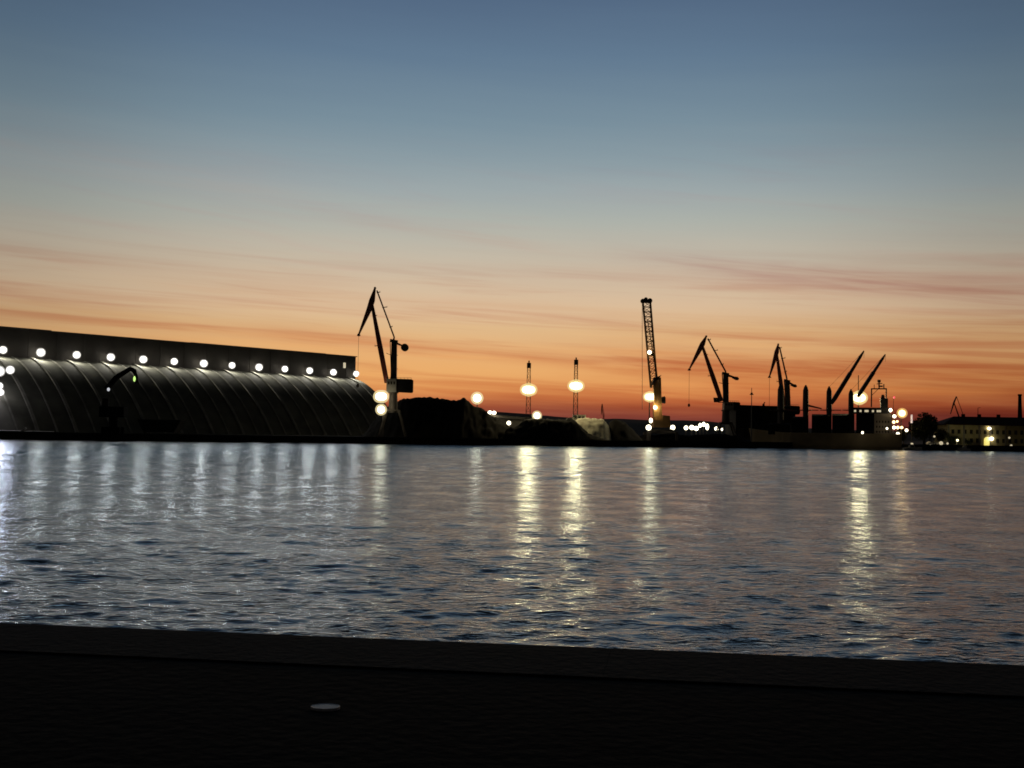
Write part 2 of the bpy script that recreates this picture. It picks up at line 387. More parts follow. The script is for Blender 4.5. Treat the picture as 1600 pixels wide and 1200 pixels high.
# ------------------------------------------------------------------ far shore ground
GZ = 2.2
e0 = on_z(0, 687.2); e1 = on_z(1175, 700.7); ed = (e1-e0).normalized()
eL = e0 - ed*900; s1 = e1 + ed*2
e2 = s1 + Vector((-ed.y, ed.x, 0))*26
e4 = on_z(1424, 703.6); e3 = e4 + Vector((-ed.y, ed.x, 0))*30; eR = e4 + ed*2500
edge = [eL, e0, s1, e2, e3, e4, eR]
def edgeY(px): return on_z(px, 687.2+13.5/1175*px).y
mb = MB(); n_ = len(edge)
top = [(p.x,p.y,GZ) for p in edge] + [(7000,9000,GZ), (-7000,9000,GZ)]
mb.raw(top, [tuple(range(len(top)))]); tag(mb.build('port_ground', MT['land']), kind='structure')
mb = MB()
for a, b_ in zip(edge[:-1], edge[1:]):
    mb.raw([(a.x,a.y,GZ+.15),(b_.x,b_.y,GZ+.15),(b_.x,b_.y,-3),(a.x,a.y,-3),(a.x+.0,a.y+.9,GZ+.15),(b_.x,b_.y+.9,GZ+.15),(a.x,a.y+.9,GZ+.004),(b_.x,b_.y+.9,GZ+.004)],
           [(0,1,2,3),(0,4,5,1),(4,6,7,5)])
tag(mb.build('quay_wall', MT['quaywall']), kind='structure')
# hills on the horizon
def hills(name, pts, Y, depth, m=None):
    mb = MB(); prof = []
    xs = np.linspace(pts[0][0], pts[-1][0], 90)
    for i, px in enumerate(xs):
        py = np.interp(px, [p[0] for p in pts], [p[1] for p in pts]) + 1.1*mnoise.noise(Vector((px*.05, 3.3, Y*.01)))
        prof.append(at(px, py, Y))
    vs = []; rows = [(0,-.0),(.3,.65),(.55,1.0),(1,0)]
    for p in prof:
        for dy, hz in rows: vs.append((p.x, Y+(dy-.55)*depth, GZ-.1+(p.z-GZ)*hz))
    nr_ = len(rows)
    fs = [(i*nr_+j,(i+1)*nr_+j,(i+1)*nr_+j+1,i*nr_+j+1) for i in range(len(prof)-1) for j in range(nr_-1)]
    return tag(mb.raw(vs, fs).build(name, m or MT['hill'], smooth=True), kind='structure')
hills('hills', [(560,668),(700,660),(760,650),(830,648),(920,655),(960,654),(1010,656),(1090,657),(1150,662),(1240,668),(1330,672),(1500,676),(1750,676)], 2600, 900)

# ------------------------------------------------------------------ long warehouse
def WP(t, w=0.0, z=0.0): return Vector((-166.7+98.2*t+.768*w, 375+118*t-.64*w, z))
WB = 26.6; WT = 36.0; K = .019; K1 = .22; VW = 30.5
wh = thing('warehouse', WP(.5, 0, GZ), 'long dark warehouse with vaulted ribbed side and a row of white lamps along it', 'warehouse')
t0_, t1_ = -.42, 1.012
mb = MB()      # gallery block
a, b_, c_, d_ = WP(t0_), WP(t1_), WP(t1_,-13), WP(t0_,-13)
mb.raw([(p.x,p.y,z) for z in (WB-3, WT) for p in (a,b_,c_,d_)], [(0,1,5,4),(1,2,6,5),(2,3,7,6),(3,0,4,7),(4,5,6,7)])
mb.build('gallery_wall', MT['wall'], wh)
mb = MB()      # coping along the gallery top, with three slight steps
for s0, s1_, zz in ((t0_-.004,.11,.5),(.11,.47,.32),(.47,.9,.42),(.9,t1_+.004,.3)):
    a, b_, c_, d_ = WP(s0,.35), WP(s1_,.35), WP(s1_,-13.3), WP(s0,-13.3)
    mb.raw([(p.x,p.y,z) for z in (WT+.003, WT+zz) for p in (a,b_,c_,d_)], [(0,1,5,4),(1,2,6,5),(2,3,7,6),(3,0,4,7),(4,5,6,7),(3,2,1,0)])
mb.build('roof_edge', MT['steel'], wh)
def vault_pts(n=26): return [(VW*i/n, WB-K1*VW*i/n-K*(VW*i/n)**2) for i in range(n+1)]
VP = vault_pts()
def strip(t_a, t_b, off, side=0):
    vs = []
    for w, z in VP:
        sl = Vector((1, K1+2*K*w)).normalized(); nx, nz = sl.y, sl.x
        for t in (t_a, t_b):
            p = WP(t, w+nx*off+side, z+nz*off); vs.append(p)
    fs = [(2*i,2*i+1,2*i+3,2*i+2) for i in range(len(VP)-1)]
    return vs, fs
mb = MB()
NS = 60
for i in range(NS):
    ta = t0_+(t1_-t0_)*i/NS; tb = t0_+(t1_-t0_)*(i+1)/NS
    vs, fs = strip(ta, tb, 0); mb.raw(vs, fs)
# end wall under the vault
for t, fl in ((t1_,0),(t0_,1)):
    ring = [WP(t,w,z) for w,z in VP]+[WP(t,VW,GZ-.5), WP(t,0,GZ-.5)]
    mb.raw(ring, [tuple(range(len(ring)))])
back = []
for w, z in VP: back += [WP(t0_,-13-w,z), WP(t1_,-13-w,z)]
mb.raw(back, [(2*i,2*i+2,2*i+3,2*i+1) for i in range(len(VP)-1)])
mb.build('vaulted_side', MT['vault'], wh, smooth=False)
# ribs, one between each pair of lamps plus thin ones
for i in range(-5, 25):
    tr = .078+.0418*i-.012
    if tr > t1_-.004: break
    hw = .0034 if i % 2 == 0 else .0018; of = .42 if i % 2 == 0 else .22
    mb = MB(); vo, fo_ = strip(tr-hw, tr+hw, of); mb.raw(vo, fo_)
    vi, _ = strip(tr-hw, tr+hw, .003)
    for sd in (0,1):
        q = []
        for k in range(len(VP)): q += [vi[2*k+sd], vo[2*k+sd]]
        mb.raw(q, [(2*k,2*k+1,2*k+3,2*k+2) for k in range(len(VP)-1)])
    mb.build('rib', MT['rib'], wh)
# wall lamps
for i in range(-2, 12):
    t = .078+.0836*i; r_ = 1.3*(1+.07*math.sin(i*2.7+1))
    p = WP(t, 2.9, 28.6)
    lo = p
    f = MB(); f.beam(WP(t,.003,30.2), WP(t,2.5,29.5), .22).beam(WP(t,.003,28.6), WP(t,2.5,29.4), .16)
    f.tube(p+Vector((0,0,r_*.72)), p+Vector((0,0,r_*1.12)), r_*.55, r_*.2, 12)
    o = f.build('floodlight', MT['steel'], wh)
    lamp(p, r_*.97, 'cool', o, aim=(.5,-.55,-.75))
mb = MB(); p = WP(.972,.05,32.6)
a, b_ = WP(.966,.02), WP(.975,.02)
mb.raw([(a.x,a.y,30.9),(b_.x,b_.y,30.9),(b_.x,b_.y,33.2),(a.x,a.y,33.2)]+[(a.x-.1,a.y+.1,30.9),(b_.x-.1,b_.y+.1,30.9),(b_.x-.1,b_.y+.1,33.2),(a.x-.1,a.y+.1,33.2)], [(0,1,2,3),(7,6,5,4),(0,4,5,1),(1,5,6,2),(2,6,7,3),(3,7,4,0)])
mb.build('window', MT['lit'], wh)
# seams on the gallery wall
for i in range(0, 22):
    t = -.4+i*.0655
    mb = MB(); mb.beam(WP(t,.06,WB+.2), WP(t,.06,WT-.02), .18, .12); mb.build('pilaster', MT['wall'], wh)

# ------------------------------------------------------------------ portal cranes
def portal_crane(label, Y, K_, house, cab=None, loc_px=None, sc_=1.0, deep=1.0, name='portal_crane', group='slewing portal cranes on the far quay', cwr=6.0, legs=None, simple=False):
    """K_: key points of the side view in photo pixels"""
    m = ppm(Y); q = {k: at(p[0], p[1], Y) for k, p in K_.items()}
    base = Vector((q['col_b'].x, Y, GZ)); cr = thing(name, base, label, 'crane', group)
    cm, sm = MT['crane'], MT['steel']; D = Vector((0, 1, 0))
    # jib head beam (two tapered halves about the pivot)
    f = MB(); w = 9.0*m*sc_
    ft, fp, fn = q['fly_top'], q['fly_piv'], q['fly_nose']
    mid = ft.lerp(fp, .72)
    f.beam(ft, mid, 2.6*m*sc_, 2.4*m, w, 3.0*m).beam(mid, fp.lerp(fn,.12), w, 3.0*m, w*.92, 3*m).beam(fp.lerp(fn,.12), fn, w*.92, 3*m, 2.3*m*sc_, 1.8*m)
    hd = f.build('jib_head', cm, cr)
    MB().tube(fn-D*.9*m+Vector((0,0,-.3*m)), fn+D*.9*m+Vector((0,0,-.3*m)), 2.3*m*sc_, n=14).beam(fn+Vector((-2.6*m,0,-1.4*m)), fn+Vector((2.8*m,0,-1.2*m)), 1.1*m).build('sheave', sm, hd)
    MB().tube(ft-D*.7*m, ft+D*.7*m, 1.9*m*sc_, n=12).build('sheave', sm, hd)
    # main jib
    bt, bb = q['boom_top'], q['boom_bot']; mm = bt.lerp(bb, .55)
    f = MB(); f.beam(bt, mm, 4.4*m*sc_, 2.6*m, 7.8*m*sc_, 4*m).beam(mm, bb, 7.8*m*sc_, 4*m, 7.0*m*sc_, 6*m)
    bo = f.build('jib', cm, cr)
    g = MB(); pl = bt.lerp(bb, .53); g.beam(pl, pl+Vector((-8*m*sc_,0,-1.2*m)), .9*m, 3*m); pl2 = bt.lerp(bb,.16); MB().beam(pl2, pl2+Vector((4.5*m*sc_,0,1.5*m)), .8*m, 2*m).build('bracket', sm, bo)
    g.beam(pl+Vector((-7.6*m*sc_,0,-1*m)), pl+Vector((-7.6*m*sc_,0,2*m)), .35*m)
    g.build('walkway', sm, bo)
    # back stay
    tt, tb = q['tie_top'], q['tie_bot']
    f = MB()
    for s_ in (-1, 1): f.beam(tt+D*s_*1.0*m, tb+D*s_*1.6*m, 2.0*m*sc_)
    for k in range(1, 9): p = tt.lerp(tb, k/9); f.beam(p-D*1.3*m, p+D*1.3*m, .6*m)
    st_ = f.build('back_stay', cm, cr)
    for k, l in ((.04, 5), (.36, 8), (.78, 4)):
        g = MB(); p = tt.lerp(tb, k); g.beam(p+Vector((-1.5*m,0,-.3*m)), p+Vector((l*m*sc_*.8,0,.8*m)), 1.0*m, 3*m); g.beam(p+Vector((l*m*sc_*.75,0,.8*m)), p+Vector((l*m*sc_*.75,0,2.6*m)), .4*m)
        g.build('platform', sm, st_)
    # column: two side frames with cross bracing
    ct, cb = q['col_t'], q['col_b']
    f = MB(); cw2 = 7.6*m*sc_
    f.beam(ct, cb, cw2*1.12, 6*m, cw2*1.25, 8*m).beam(ct+Vector((-cw2*.2,0,0)), tb, 3.4*m*sc_, 4*m, 1.8*m, 3*m)
    f.beam(ct+Vector((-1.7*cw2*.5,0,2*m)), ct+Vector((1.2*cw2*.6,0,0)), 4.6*m*sc_, 6.5*m, 4.2*m*sc_, 6.5*m)
    col_ = f.build('column', MT['steel'], cr)
    g = MB(); a = ct+Vector((-cw2*.85,0,0)); b_ = cb.lerp(ct,.12)+Vector((-cw2*.5,0,0)); g.beam(a, b_, .9*m, 3*m)
    for k in range(1, 9): g.beam(ct.lerp(cb,k/9)+Vector((cw2*.4,0,0)), ct.lerp(cb,k/9)+Vector((cw2*(.8 if k%3==0 else .5),0,.5*m)), .7*m, 2*m)
    g.beam(ct.lerp(cb,.35)+Vector((-cw2*.2,0,0)), ct.lerp(cb,.25)+Vector((-cw2*1.6,0,-2*m)), .8*m)
    g.build('ladder', sm, col_)
    # counterweight lever
    f = MB(); cwp = q['cw']; f.beam(ct+Vector((-cw2*.3,0,1*m)), cwp+Vector((0,0,1.2*m)), 3.0*m*sc_, 3*m, 1.6*m, 3*m).beam(ct+Vector((0,0,-2*m)), cwp.lerp(ct,.3), 1.5*m, 2*m)
    lv = f.build('rocker_arm', cm, cr)
    g = MB()
    if cwr > 5.8: g.tube(cwp-D*3*m, cwp+D*3*m, cwr*m*sc_, n=18)
    else: g.beam(cwp+Vector((-7*m*sc_,0,2.4*m*sc_)), cwp+Vector((1*m,0,0)), 2.5*m, 5*m, 6.5*m*sc_, 5*m).beam(cwp+Vector((.9*m,0,.1*m)), cwp+Vector((4.5*m*sc_,0,-1.2*m)), 6.5*m*sc_, 4.9*m, 3.5*m*sc_, 4.9*m)
    g.build('counterweight', sm, lv)
    # machinery house: dark rear part and pale front
    x0, y0, x1, y1, xs = house
    A0 = at(x0, y0, Y); A1 = at(xs, y1, Y); B1 = at(x1, y1, Y); dp = 16*m
    f = MB(); f.prism([(A0.x,A1.z),(A1.x,A1.z),(A1.x,A0.z),(A0.x,A0.z)], Y-dp/2-.3, Y+dp/2)
    hs = f.build('machinery_house', MT['crane_grey'], cr)
    g = MB(); sl = 1.0*m
    g.prism([(A1.x+.002,A1.z+.3*m),(B1.x-1.5*m,A1.z-.6*m),(B1.x,A1.z+1.5*m),(B1.x,A0.z-1.3*m),(B1.x-2*m,A0.z-.2*m),(A1.x+.002,A0.z+.2*m)], Y-dp/2, Y+dp/2)
    r2 = g.build('rear_house', MT['black'], hs)
    hh = A0.z-A1.z
    for k in range(3): MB().box((A0.x+(A1.x-A0.x)*(.22+.28*k), Y-dp/2-.33, A1.z+hh*.68), ((A1.x-A0.x)*.16, .05, hh*.22)).build('window', MT['glass'], hs)
    g = MB(); zz = A0.z+.3*m
    for xx in np.linspace(A0.x, B1.x-2*m, 8): g.tube((xx,Y-dp/2,zz-.3*m),(xx,Y-dp/2,zz+1.6*m),.05,n=4)
    g.tube((A0.x,Y-dp/2,zz+1.6*m),(B1.x-2*m,Y-dp/2,zz+1.6*m),.05,n=4)
    g.build('railing', sm, hs)
    if cab:
        cx0, cy0, cx1, cy1 = cab; C0 = at(cx0, cy0, Y); C1 = at(cx1, cy1, Y)
        g = MB(); g.prism([(C0.x+1*m,C1.z),(C1.x,C1.z),(C1.x,C0.z),(C0.x,C0.z)], Y-dp/2-2.5*m, Y-dp/2-.2*m)
        g.beam((C1.x,Y-dp/2-.2*m,C1.z), (A0.x,Y-dp/2+2,A0.z-.5*m), 1.2*m, 3*m); cbn = g.build('cabin', sm, cr)
        MB().box(((C0.x+C1.x)/2, Y-dp/2-2.5*m-.04, (C0.z+C1.z)/2+.1*m), ((C1.x-C0.x)*.6,.05,(C0.z-C1.z)*.5)).build('window', MT['glass'], cbn)
    # slewing ring, pedestal and portal
    hz = A1.z; ph = (hz-GZ); cx = cb.x
    g = MB(); g.tube((cx,Y,hz), (cx,Y,hz-1.6*m), 8*m*sc_, n=20).tube((cx,Y,hz-1.6*m), (cx,Y,GZ+ph*.55), 6.2*m*sc_, 7.5*m*sc_, 16)
    g.build('pedestal', sm, cr)
    g = MB(); pw, pd = 17*m*sc_, 15*m*sc_; zt = GZ+ph*.6
    for s_ in (-1,1): g.beam((cx-pw*.6,Y+s_*pd*.5,zt),(cx+pw*.6,Y+s_*pd*.5,zt),2.2*m,2.2*m); g.beam((cx+s_*pw*.5,Y-pd*.5,zt+.002),(cx+s_*pw*.5,Y+pd*.5,zt+.002),2.2*m,2.0*m)
    g.beam((cx-pw*.6,Y,zt),(cx+pw*.6,Y,zt),2.2*m,2.0*m)
    pf = g.build('portal_frame', sm, cr)
    for s_ in (-1,1): MB().beam((cx+s_*pw*1.2,Y-pd,GZ+2.4*m),(cx+s_*pw*1.2,Y+pd,GZ+2.4*m),1.6*m).build('sill_beam', sm, pf)
    for s_ in (-1,1):
        for d2 in (-1,1):
            g = MB(); ft_ = Vector((cx+s_*pw*1.2, Y+d2*pd, GZ+1.8*m)); g.beam((cx+s_*pw*.55,Y+d2*pd*.5,zt), ft_, 2.6*m, 2.6*m, 1.8*m, 1.8*m)
            lg = g.build('leg', sm, cr)
            w_ = MB(); w_.box(ft_+Vector((0,0,-.9*m)), (3.4*m,1.4*m,1.1*m))
            for e_ in (-1,1): w_.tube(ft_+Vector((e_*1.1*m,-.4*m,-1.35*m)), ft_+Vector((e_*1.1*m,.4*m,-1.35*m)), .45*m, n=10)
            w_.build('wheel_bogie', sm, lg)
    # hoist rope
    g = MB()
    for s_ in (-1,1): g.tube(fn+D*s_*.5*m, fn+D*s_*.5*m+Vector((0,0,-(fn.z-GZ)*.5)), .035, n=4)
    rp = g.build('hoist_rope', sm, cr); hk = fn+Vector((0,0,-(fn.z-GZ)*.5))
    MB().ell(hk, (.5,.4,.7), 8, 6).build('hook_block', sm, rp)
    return cr
portal_crane('tallest dark portal crane, at the right end of the long warehouse', 388,
    dict(fly_top=(586,450), fly_piv=(579.5,477), fly_nose=(560.5,523), boom_top=(581,474), boom_bot=(604.5,598), tie_top=(589,454), tie_bot=(616,527),
         col_t=(616,534), col_b=(615,598), cw=(632.5,543)), (605,592,645,613,620))
portal_crane('dark portal crane with widest-spread jib, left of the flat-topped black shed', 455,
    dict(fly_top=(1103.5,525.5), fly_piv=(1095.5,542), fly_nose=(1077,577), boom_top=(1097.5,541), boom_bot=(1127,627), tie_top=(1106,529), tie_bot=(1134,581),
         col_t=(1134,585), col_b=(1134,629), cw=(1150,591.5)), (1130,628,1155,641,1144.5), (1113,621.5,1122,629), sc_=.86, cwr=5.6)
portal_crane('smallest dark portal crane with steep jib, behind the bow of the cargo ship', 500,
    dict(fly_top=(1216,538), fly_piv=(1212.8,554), fly_nose=(1202.3,588.5), boom_top=(1213.5,552), boom_bot=(1225,634), tie_top=(1218,542), tie_bot=(1229.5,592),
         col_t=(1230,596), col_b=(1231,634), cw=(1241,603)), (1226,634,1248,647,1234), sc_=.74, cwr=4.2)
# far cranes on the skyline
def far_crane(label, Y, pts, w):
    m = ppm(Y); p = {k: at(*v, Y) for k, v in pts.items()}
    cr = thing('distant_crane', Vector((p['foot'].x, Y, GZ)), label, 'crane', 'hazy cranes far beyond the port')
    MB().beam(p['top'], p['mid'], w*.6*m, 1.5*m, w*m, 1.5*m).beam(p['mid'], p['nose'], w*m, 1.5*m, w*.4*m, 1*m).build('jib_head', MT['crane'], cr)
    MB().beam(p['mid'], p['boom'], w*.5*m, 1*m, w*.7*m, 2*m).build('jib', MT['crane'], cr)
    MB().beam(p['top'], p['stay'], w*.3*m).build('back_stay', MT['crane'], cr)
    MB().beam(p['boom'], p['foot'], w*1.4*m, 3*m, w*2*m, 4*m).build('column', MT['steel'], cr)
far_crane('small distant crane seen above the ridge of the hip-roofed building', 900, dict(top=(1494.5,619.5), mid=(1490.5,629), nose=(1485,647), boom=(1499,653), stay=(1506,651), foot=(1500,686)), 2.4)
far_crane('tiny distant crane between the striped pale heap and the lattice boom', 900, dict(top=(941,631), mid=(940.5,636), nose=(939.5,648), boom=(943.5,655), stay=(945,652), foot=(944,682)), 2.0)

# ------------------------------------------------------------------ harbour mobile crane with lattice boom
Y = 432; m = ppm(Y); G = lambda px, py, dy=0: at(px, py, Y)+Vector((0,dy,0))
hc = thing('harbour_crane', Vector((X(1033,Y),Y,GZ)), 'tall yellowish mobile harbour crane with near-vertical open lattice boom', 'crane')
mb = MB(); mb.lattice(G(1017,606), G(1004.5,472), G(1026.5,600), G(1016,472), 2.6, 17, .42, .2); lb = mb.build('lattice_boom', MT['yellow'], hc)
mb = MB(); mb.box(G(1010,471), (3.8,2.6,1.0)).tube(G(1004.3,470.3,-.6), G(1004.3,470.3,.6), .85, n=14).tube(G(1015.2,470,-.6), G(1015.2,470,.6), .95, n=14).tube(G(1009,467.5,-.6), G(1009,467.5,.6), .7, n=12)
mb.build('boom_head', MT['steel'], lb)
mb = MB(); mb.box(G(1016,553), (2.2,3,1.2)).beam(G(1013,552), G(1022,554), .8, 3); mb.build('boom_lamp_frame', MT['yellow'], lb)
MB().ell(G(1014,551,-1.7), .75, 10, 7).build('boom_lamp', MT['warmsmall'], lb, smooth=True)
mb = MB(); mb.beam(G(1024,590), G(1025,658), 1.5, 2.6, 2.0, 3).beam(G(1030.5,590), G(1031,658), .8, 2.6, 1.4, 3)
for k in range(7): y_ = 594+k*9; mb.beam(G(1024.5,y_), G(1031,y_+ (5 if k%2 else -2)), .4, .4)
tw = mb.build('tower', MT['yellow'], hc)
mb = MB(); mb.prism([(G(1017.5,587).x,G(1,587).z),(G(1033,586).x,G(1033,586).z),(G(1030,590).x,G(1030,590).z),(G(1026,594).x,G(1026,594).z),(G(1022,591).x,G(1022,591).z)], Y-1.6, Y+1.6)
mb.build('tower_head', MT['steel'], tw)
mb = MB(); mb.box(G(1035.5,625), (1.9,2.4,2.0)).beam(G(1031,628), G(1039,629.5), .5, 2.6).beam(G(1031,622), G(1038.5,620), .4, 2.4); cb_ = mb.build('cabin', MT['steel'], hc)
MB().box(G(1036,625,-1.23), (1.3,.04,1.1)).build('window', MT['glass'], cb_)
mb = MB(); mb.prism([(G(x_,y_).x,G(x_,y_).z) for x_,y_ in ((1019,668),(1046,668),(1045,650),(1034,649),(1033,657),(1020,657))], Y-3.2, Y+3.2); mb.build('machinery_house', MT['yellow'], hc)
mb = MB(); mb.box(G(1032,674), (8.4,7.5,1.8)); ch = mb.build('chassis', MT['steel'], hc)
for sx_ in (-1,1):
    for sy_ in (-1,1):
        o = MB().beam(G(1032,674,sy_*3), G(1032+sx_*22,676,sy_*6), .6).beam(G(1032+sx_*22,675.5,sy_*6), Vector((G(1032+sx_*22,676).x,Y+sy_*6,GZ+.003)), .9).build('outrigger', MT['steel'], ch)
for k in range(5):
    x_ = G(1032,674).x-3.4+k*1.7
    MB().tube((x_,Y-4.1,GZ+.75),(x_,Y-3.4,GZ+.75),.74,n=16).build('wheel', MT['black'], hc)
lamp(G(1022.5,637,-2.6), .72, 'work', hc, 'work_lamp')
mb = MB()
for dx in (-.6,.6): mb.tube(G(1003.5,472)+Vector((0,dx,0)), G(1003.5,640)+Vector((0,dx,0)), .04, n=4)
mb.build('hoist_rope', MT['steel'], lb)
MB().beam(G(1026,590), G(1012,500), .3).beam(G(1028,590,.8), G(1016,480,.8), .12).build('luffing_stay', MT['steel'], tw)

# ------------------------------------------------------------------ light masts
def light_mast(label, Y, cx, cy, w, h, top_y, m_, lattice=True, n=8, group=None, pole_top=None):
    m = ppm(Y); c = at(cx, cy, Y); bx = c.x
    th = thing('light_mast', Vector((bx, Y+1.2, GZ)), label, 'light mast', group)
    topz = at(cx, top_y, Y).z; mb = MB()
    if lattice:
        r0, r1 = 1.0, .5
        mb.lattice((bx-r0,Y+1.2,GZ-.2), (bx-r1,Y+1.2,topz), (bx+r0,Y+1.2,GZ-.2), (bx+r1,Y+1.2,topz), 1.3, max(6, int((topz-GZ)/2.4)), .2, .12)
    else: mb.tube((bx,Y+1.2,GZ-.2), (bx,Y+1.2,topz), .32, .16, 10)
    mb.build('mast', MT['steel'], th)
    rx, rz = w*m/2, h*m/2
    f = MB(); f.tube((bx,Y+1.2,c.z-.25),(bx,Y+1.2,c.z+.1),rx*.75,rx*.8,18)
    for a in range(10):
        q = 2*math.pi*a/10; f.beam((bx,Y+1.2,c.z),(bx+rx*.95*math.cos(q),Y+1.2+rx*.5*math.sin(q),c.z),.12)
    f.build('lamp_ring', MT['steel'], th)
    if lattice and topz-c.z > 4:
        MB().box((bx,Y+1.2,topz-.9),(1.5,1.6,1.9)).box((bx,Y+1.2,topz+.5),(.5,.5,.8)).build('mast_head', MT['steel'], th)
    rs = min(rx, rz)
    if rx-rz < .15*rs: lamp(c, (rx+rz)/2*.98, m_, th, aim=(0,-1,.12), cone=110)
    else:
        for a_ in (-1, 0, 1): lamp(Vector((bx+a_*(rx-rs*.86), Y-(.2 if a_ == 0 else 0), c.z)), rs*(1.0 if a_ == 0 else .84), m_, th, aim=(0,-1,-.3), cone=170)
    return th
G1 = 'floodlight masts about the port'
light_mast('tall lattice floodlight mast, left one of the two rising clear above the heaps', 425, 826, 609, 24, 17, 567, 'warm', group=G1)
light_mast('tall lattice floodlight mast, right one of the two, above the white cabin', 430, 900, 603, 23.5, 16.5, 562, 'warm', group=G1)
light_mast('round floodlight on slim mast over the sloping end of the big black heap', 436, 745.5, 622, 17, 15, 618, 'mild', False, group=G1)
light_mast('low floodlight on a short pole just right of the left lattice mast', 440, 839, 649.5, 13, 12, 647, 'mild', False, group=G1)
light_mast('floodlight mast shining just left of the lattice boom of the harbour crane', 434, 1015.5, 620, 19, 14, 616, 'half', False, group=G1)
light_mast('brightest floodlight mast, above the deck of the cargo ship', 486, 1342.5, 621.5, 23, 18, 586, 'warm', False, group=G1)
light_mast('orange floodlight on a pole right of the stern of the cargo ship', 470, 1409.5, 645.6, 13, 13, 642, 'orange', False, group=G1)
# pole with two lamps next to the tall crane
Y = 383; m = ppm(Y)
th = thing('light_mast', Vector((X(597,Y),Y+1,GZ)), 'pole with two bright lamps one above the other, left of the tallest crane', 'light mast', G1)
b0 = at(598,645,Y); MB().tube((b0.x,Y+1.8,GZ-.2),(b0.x,Y+1.8,at(598,613,Y).z),.3,.2,8).beam((b0.x,Y+1.8,at(1,619,Y).z),at(595,619,Y),.2).beam((b0.x,Y+1.8,at(595,640,Y).z),at(595,640,Y),.2).build('mast', MT['steel'], th)
for a_ in (-1,1): lamp(at(595.5+a_*2.4,619.5,Y), 8*m, 'mild', th, aim=(-.2,-1,-.3), cone=150)
lamp(at(595.5,640,Y), 7.2*m, 'mild', th, aim=(-.2,-1,-.3), cone=150)
# mast at the left edge
Y = 352; m = ppm(Y)
th = thing('light_mast', Vector((X(-8,Y),Y+1,GZ)), 'cluster of bluish white lamps on a pole at the left edge', 'light mast', G1)
b0 = at(-8,600,Y); MB().tube((b0.x,Y+1.8,GZ-.2),(b0.x,Y+1.8,at(-8,568,Y).z),.35,.2,8).beam((b0.x,Y+1.8,at(1,580,Y).z),at(16,578,Y)+Vector((0,1.2,0)),.25).beam((b0.x,Y+1.8,at(0,606,Y).z),at(4,606,Y)+Vector((0,1.2,0)),.25).build('mast', MT['steel'], th)
for px, py, rx, rz in ((-1,580,7.5,7.5),(16,578,5.5,6.5),(-1,603,6,4.5),(1,613,6,4)):
    lamp(at(px,py,Y), (rx+rz)/2*m, 'violet', th, aim=(.2,-1,-.25), cone=150)
MB().ell(at(2,653.5,Y), (2.2*m,2*m,2*m), 10, 8).build('signal_lamp', MT['red'], th, smooth=True)
# small yard lamps
def yard_lamp(label, px, py, r, Y, m_, group, elong=1.0, real=None):
    m = ppm(Y); c = at(px, py, Y)
    th = thing('yard_lamp', Vector((c.x, Y+.8, GZ)), label, 'lamp', group)
    MB().tube((c.x,Y+.8,GZ-.1),(c.x,Y+.8,c.z+.3),.12,.08,6).beam((c.x,Y+.8,c.z+.25),(c.x,Y-.1,c.z+.3),.12).build('pole', MT['steel'], th)
    if real: lamp(c, r*m*.7, real, th, aim=(.25,1,-.1), cone=150)
    else: MB().ell(c, (r*m, r*m, r*m*elong), 12, 8).build('lamp_glow', m_, th, smooth=True)
GY = 'low yard lamps between the harbour crane and the next crane'
for i, (px, py, r, el) in enumerate([(1051,668,4.4,1),(1072,668.5,3.8,1),(1081,668,4.2,1),(1088,669.5,4,1),(1094,664.5,2.6,1.5),(1099.5,663,3,1.3),(1105,667,3,1.9),(1119.5,670,3.6,1),(1128,671,1.6,1.5),(1138,671,2.8,1.1)]):
    lab = ['lone round yard lamp nearest the harbour crane', 'left one of two yard lamps side by side, right of the lone one', 'third yard lamp from the harbour crane in the low row', 'lowest yard lamp in the middle cluster of the row',
           'small upright yard lamp at the top left of the cluster', 'uppermost yard lamp of the cluster in the row', 'tallest oval yard lamp at the right end of the cluster', 'round yard lamp under the jib foot of the middle crane',
           'faintest yard lamp, between two rounder ones under the middle crane', 'last yard lamp of the row, beside the black shed'][i]
    yard_lamp(lab, px, py, r*.86, 520, MT['warmsmall'], GY, el)
yard_lamp('small lamp low at the base of the harbour crane, upper of two', 1017, 657, 2.6, 422, MT['warmsmall'], 'lamps at the base of the harbour crane', 1.5)
yard_lamp('rounder lamp low at the base of the harbour crane, lower of two', 1013.5, 668, 4.2, 420, MT['warmsmall'], 'lamps at the base of the harbour crane')
yard_lamp('small lamp glowing at the foot of the distant pale shed', 795, 661, 3.2, 452, MT['warmsmall'], 'lamps of the distant pale shed')
GS = 'small lamps stepped beside the ship stern'
for (px, py, r, lab) in [(1397.5,650.5,3.2,'highest of the small lamps left of the orange floodlight'), (1396.5,659.5,2.8,'left lamp of the close pair under the orange floodlight'), (1402,658.5,2.0,'right, smaller lamp of the close pair under the orange floodlight'),
                     (1397,668,3.0,'left lamp of the level row of three beside the stern'), (1403,668,2.8,'middle lamp of the level row of three beside the stern'), (1409,668,2.5,'right lamp of the level row of three beside the stern'),
                     (1416.5,672.3,2.9,'small lamp farthest right of the stepped lamps, beside the tree'), (1403,678,3.2,'lowest of the stepped lamps, just above the ship stern'), (1397,621,1.9,'small reddish lamp alone in the sky above the stern lamps')]:
    yard_lamp(lab, px, py, r*.82, 466, MT['red'] if py < 630 else (MT['orange'] if r < 2.9 else MT['warmsmall']), GS)
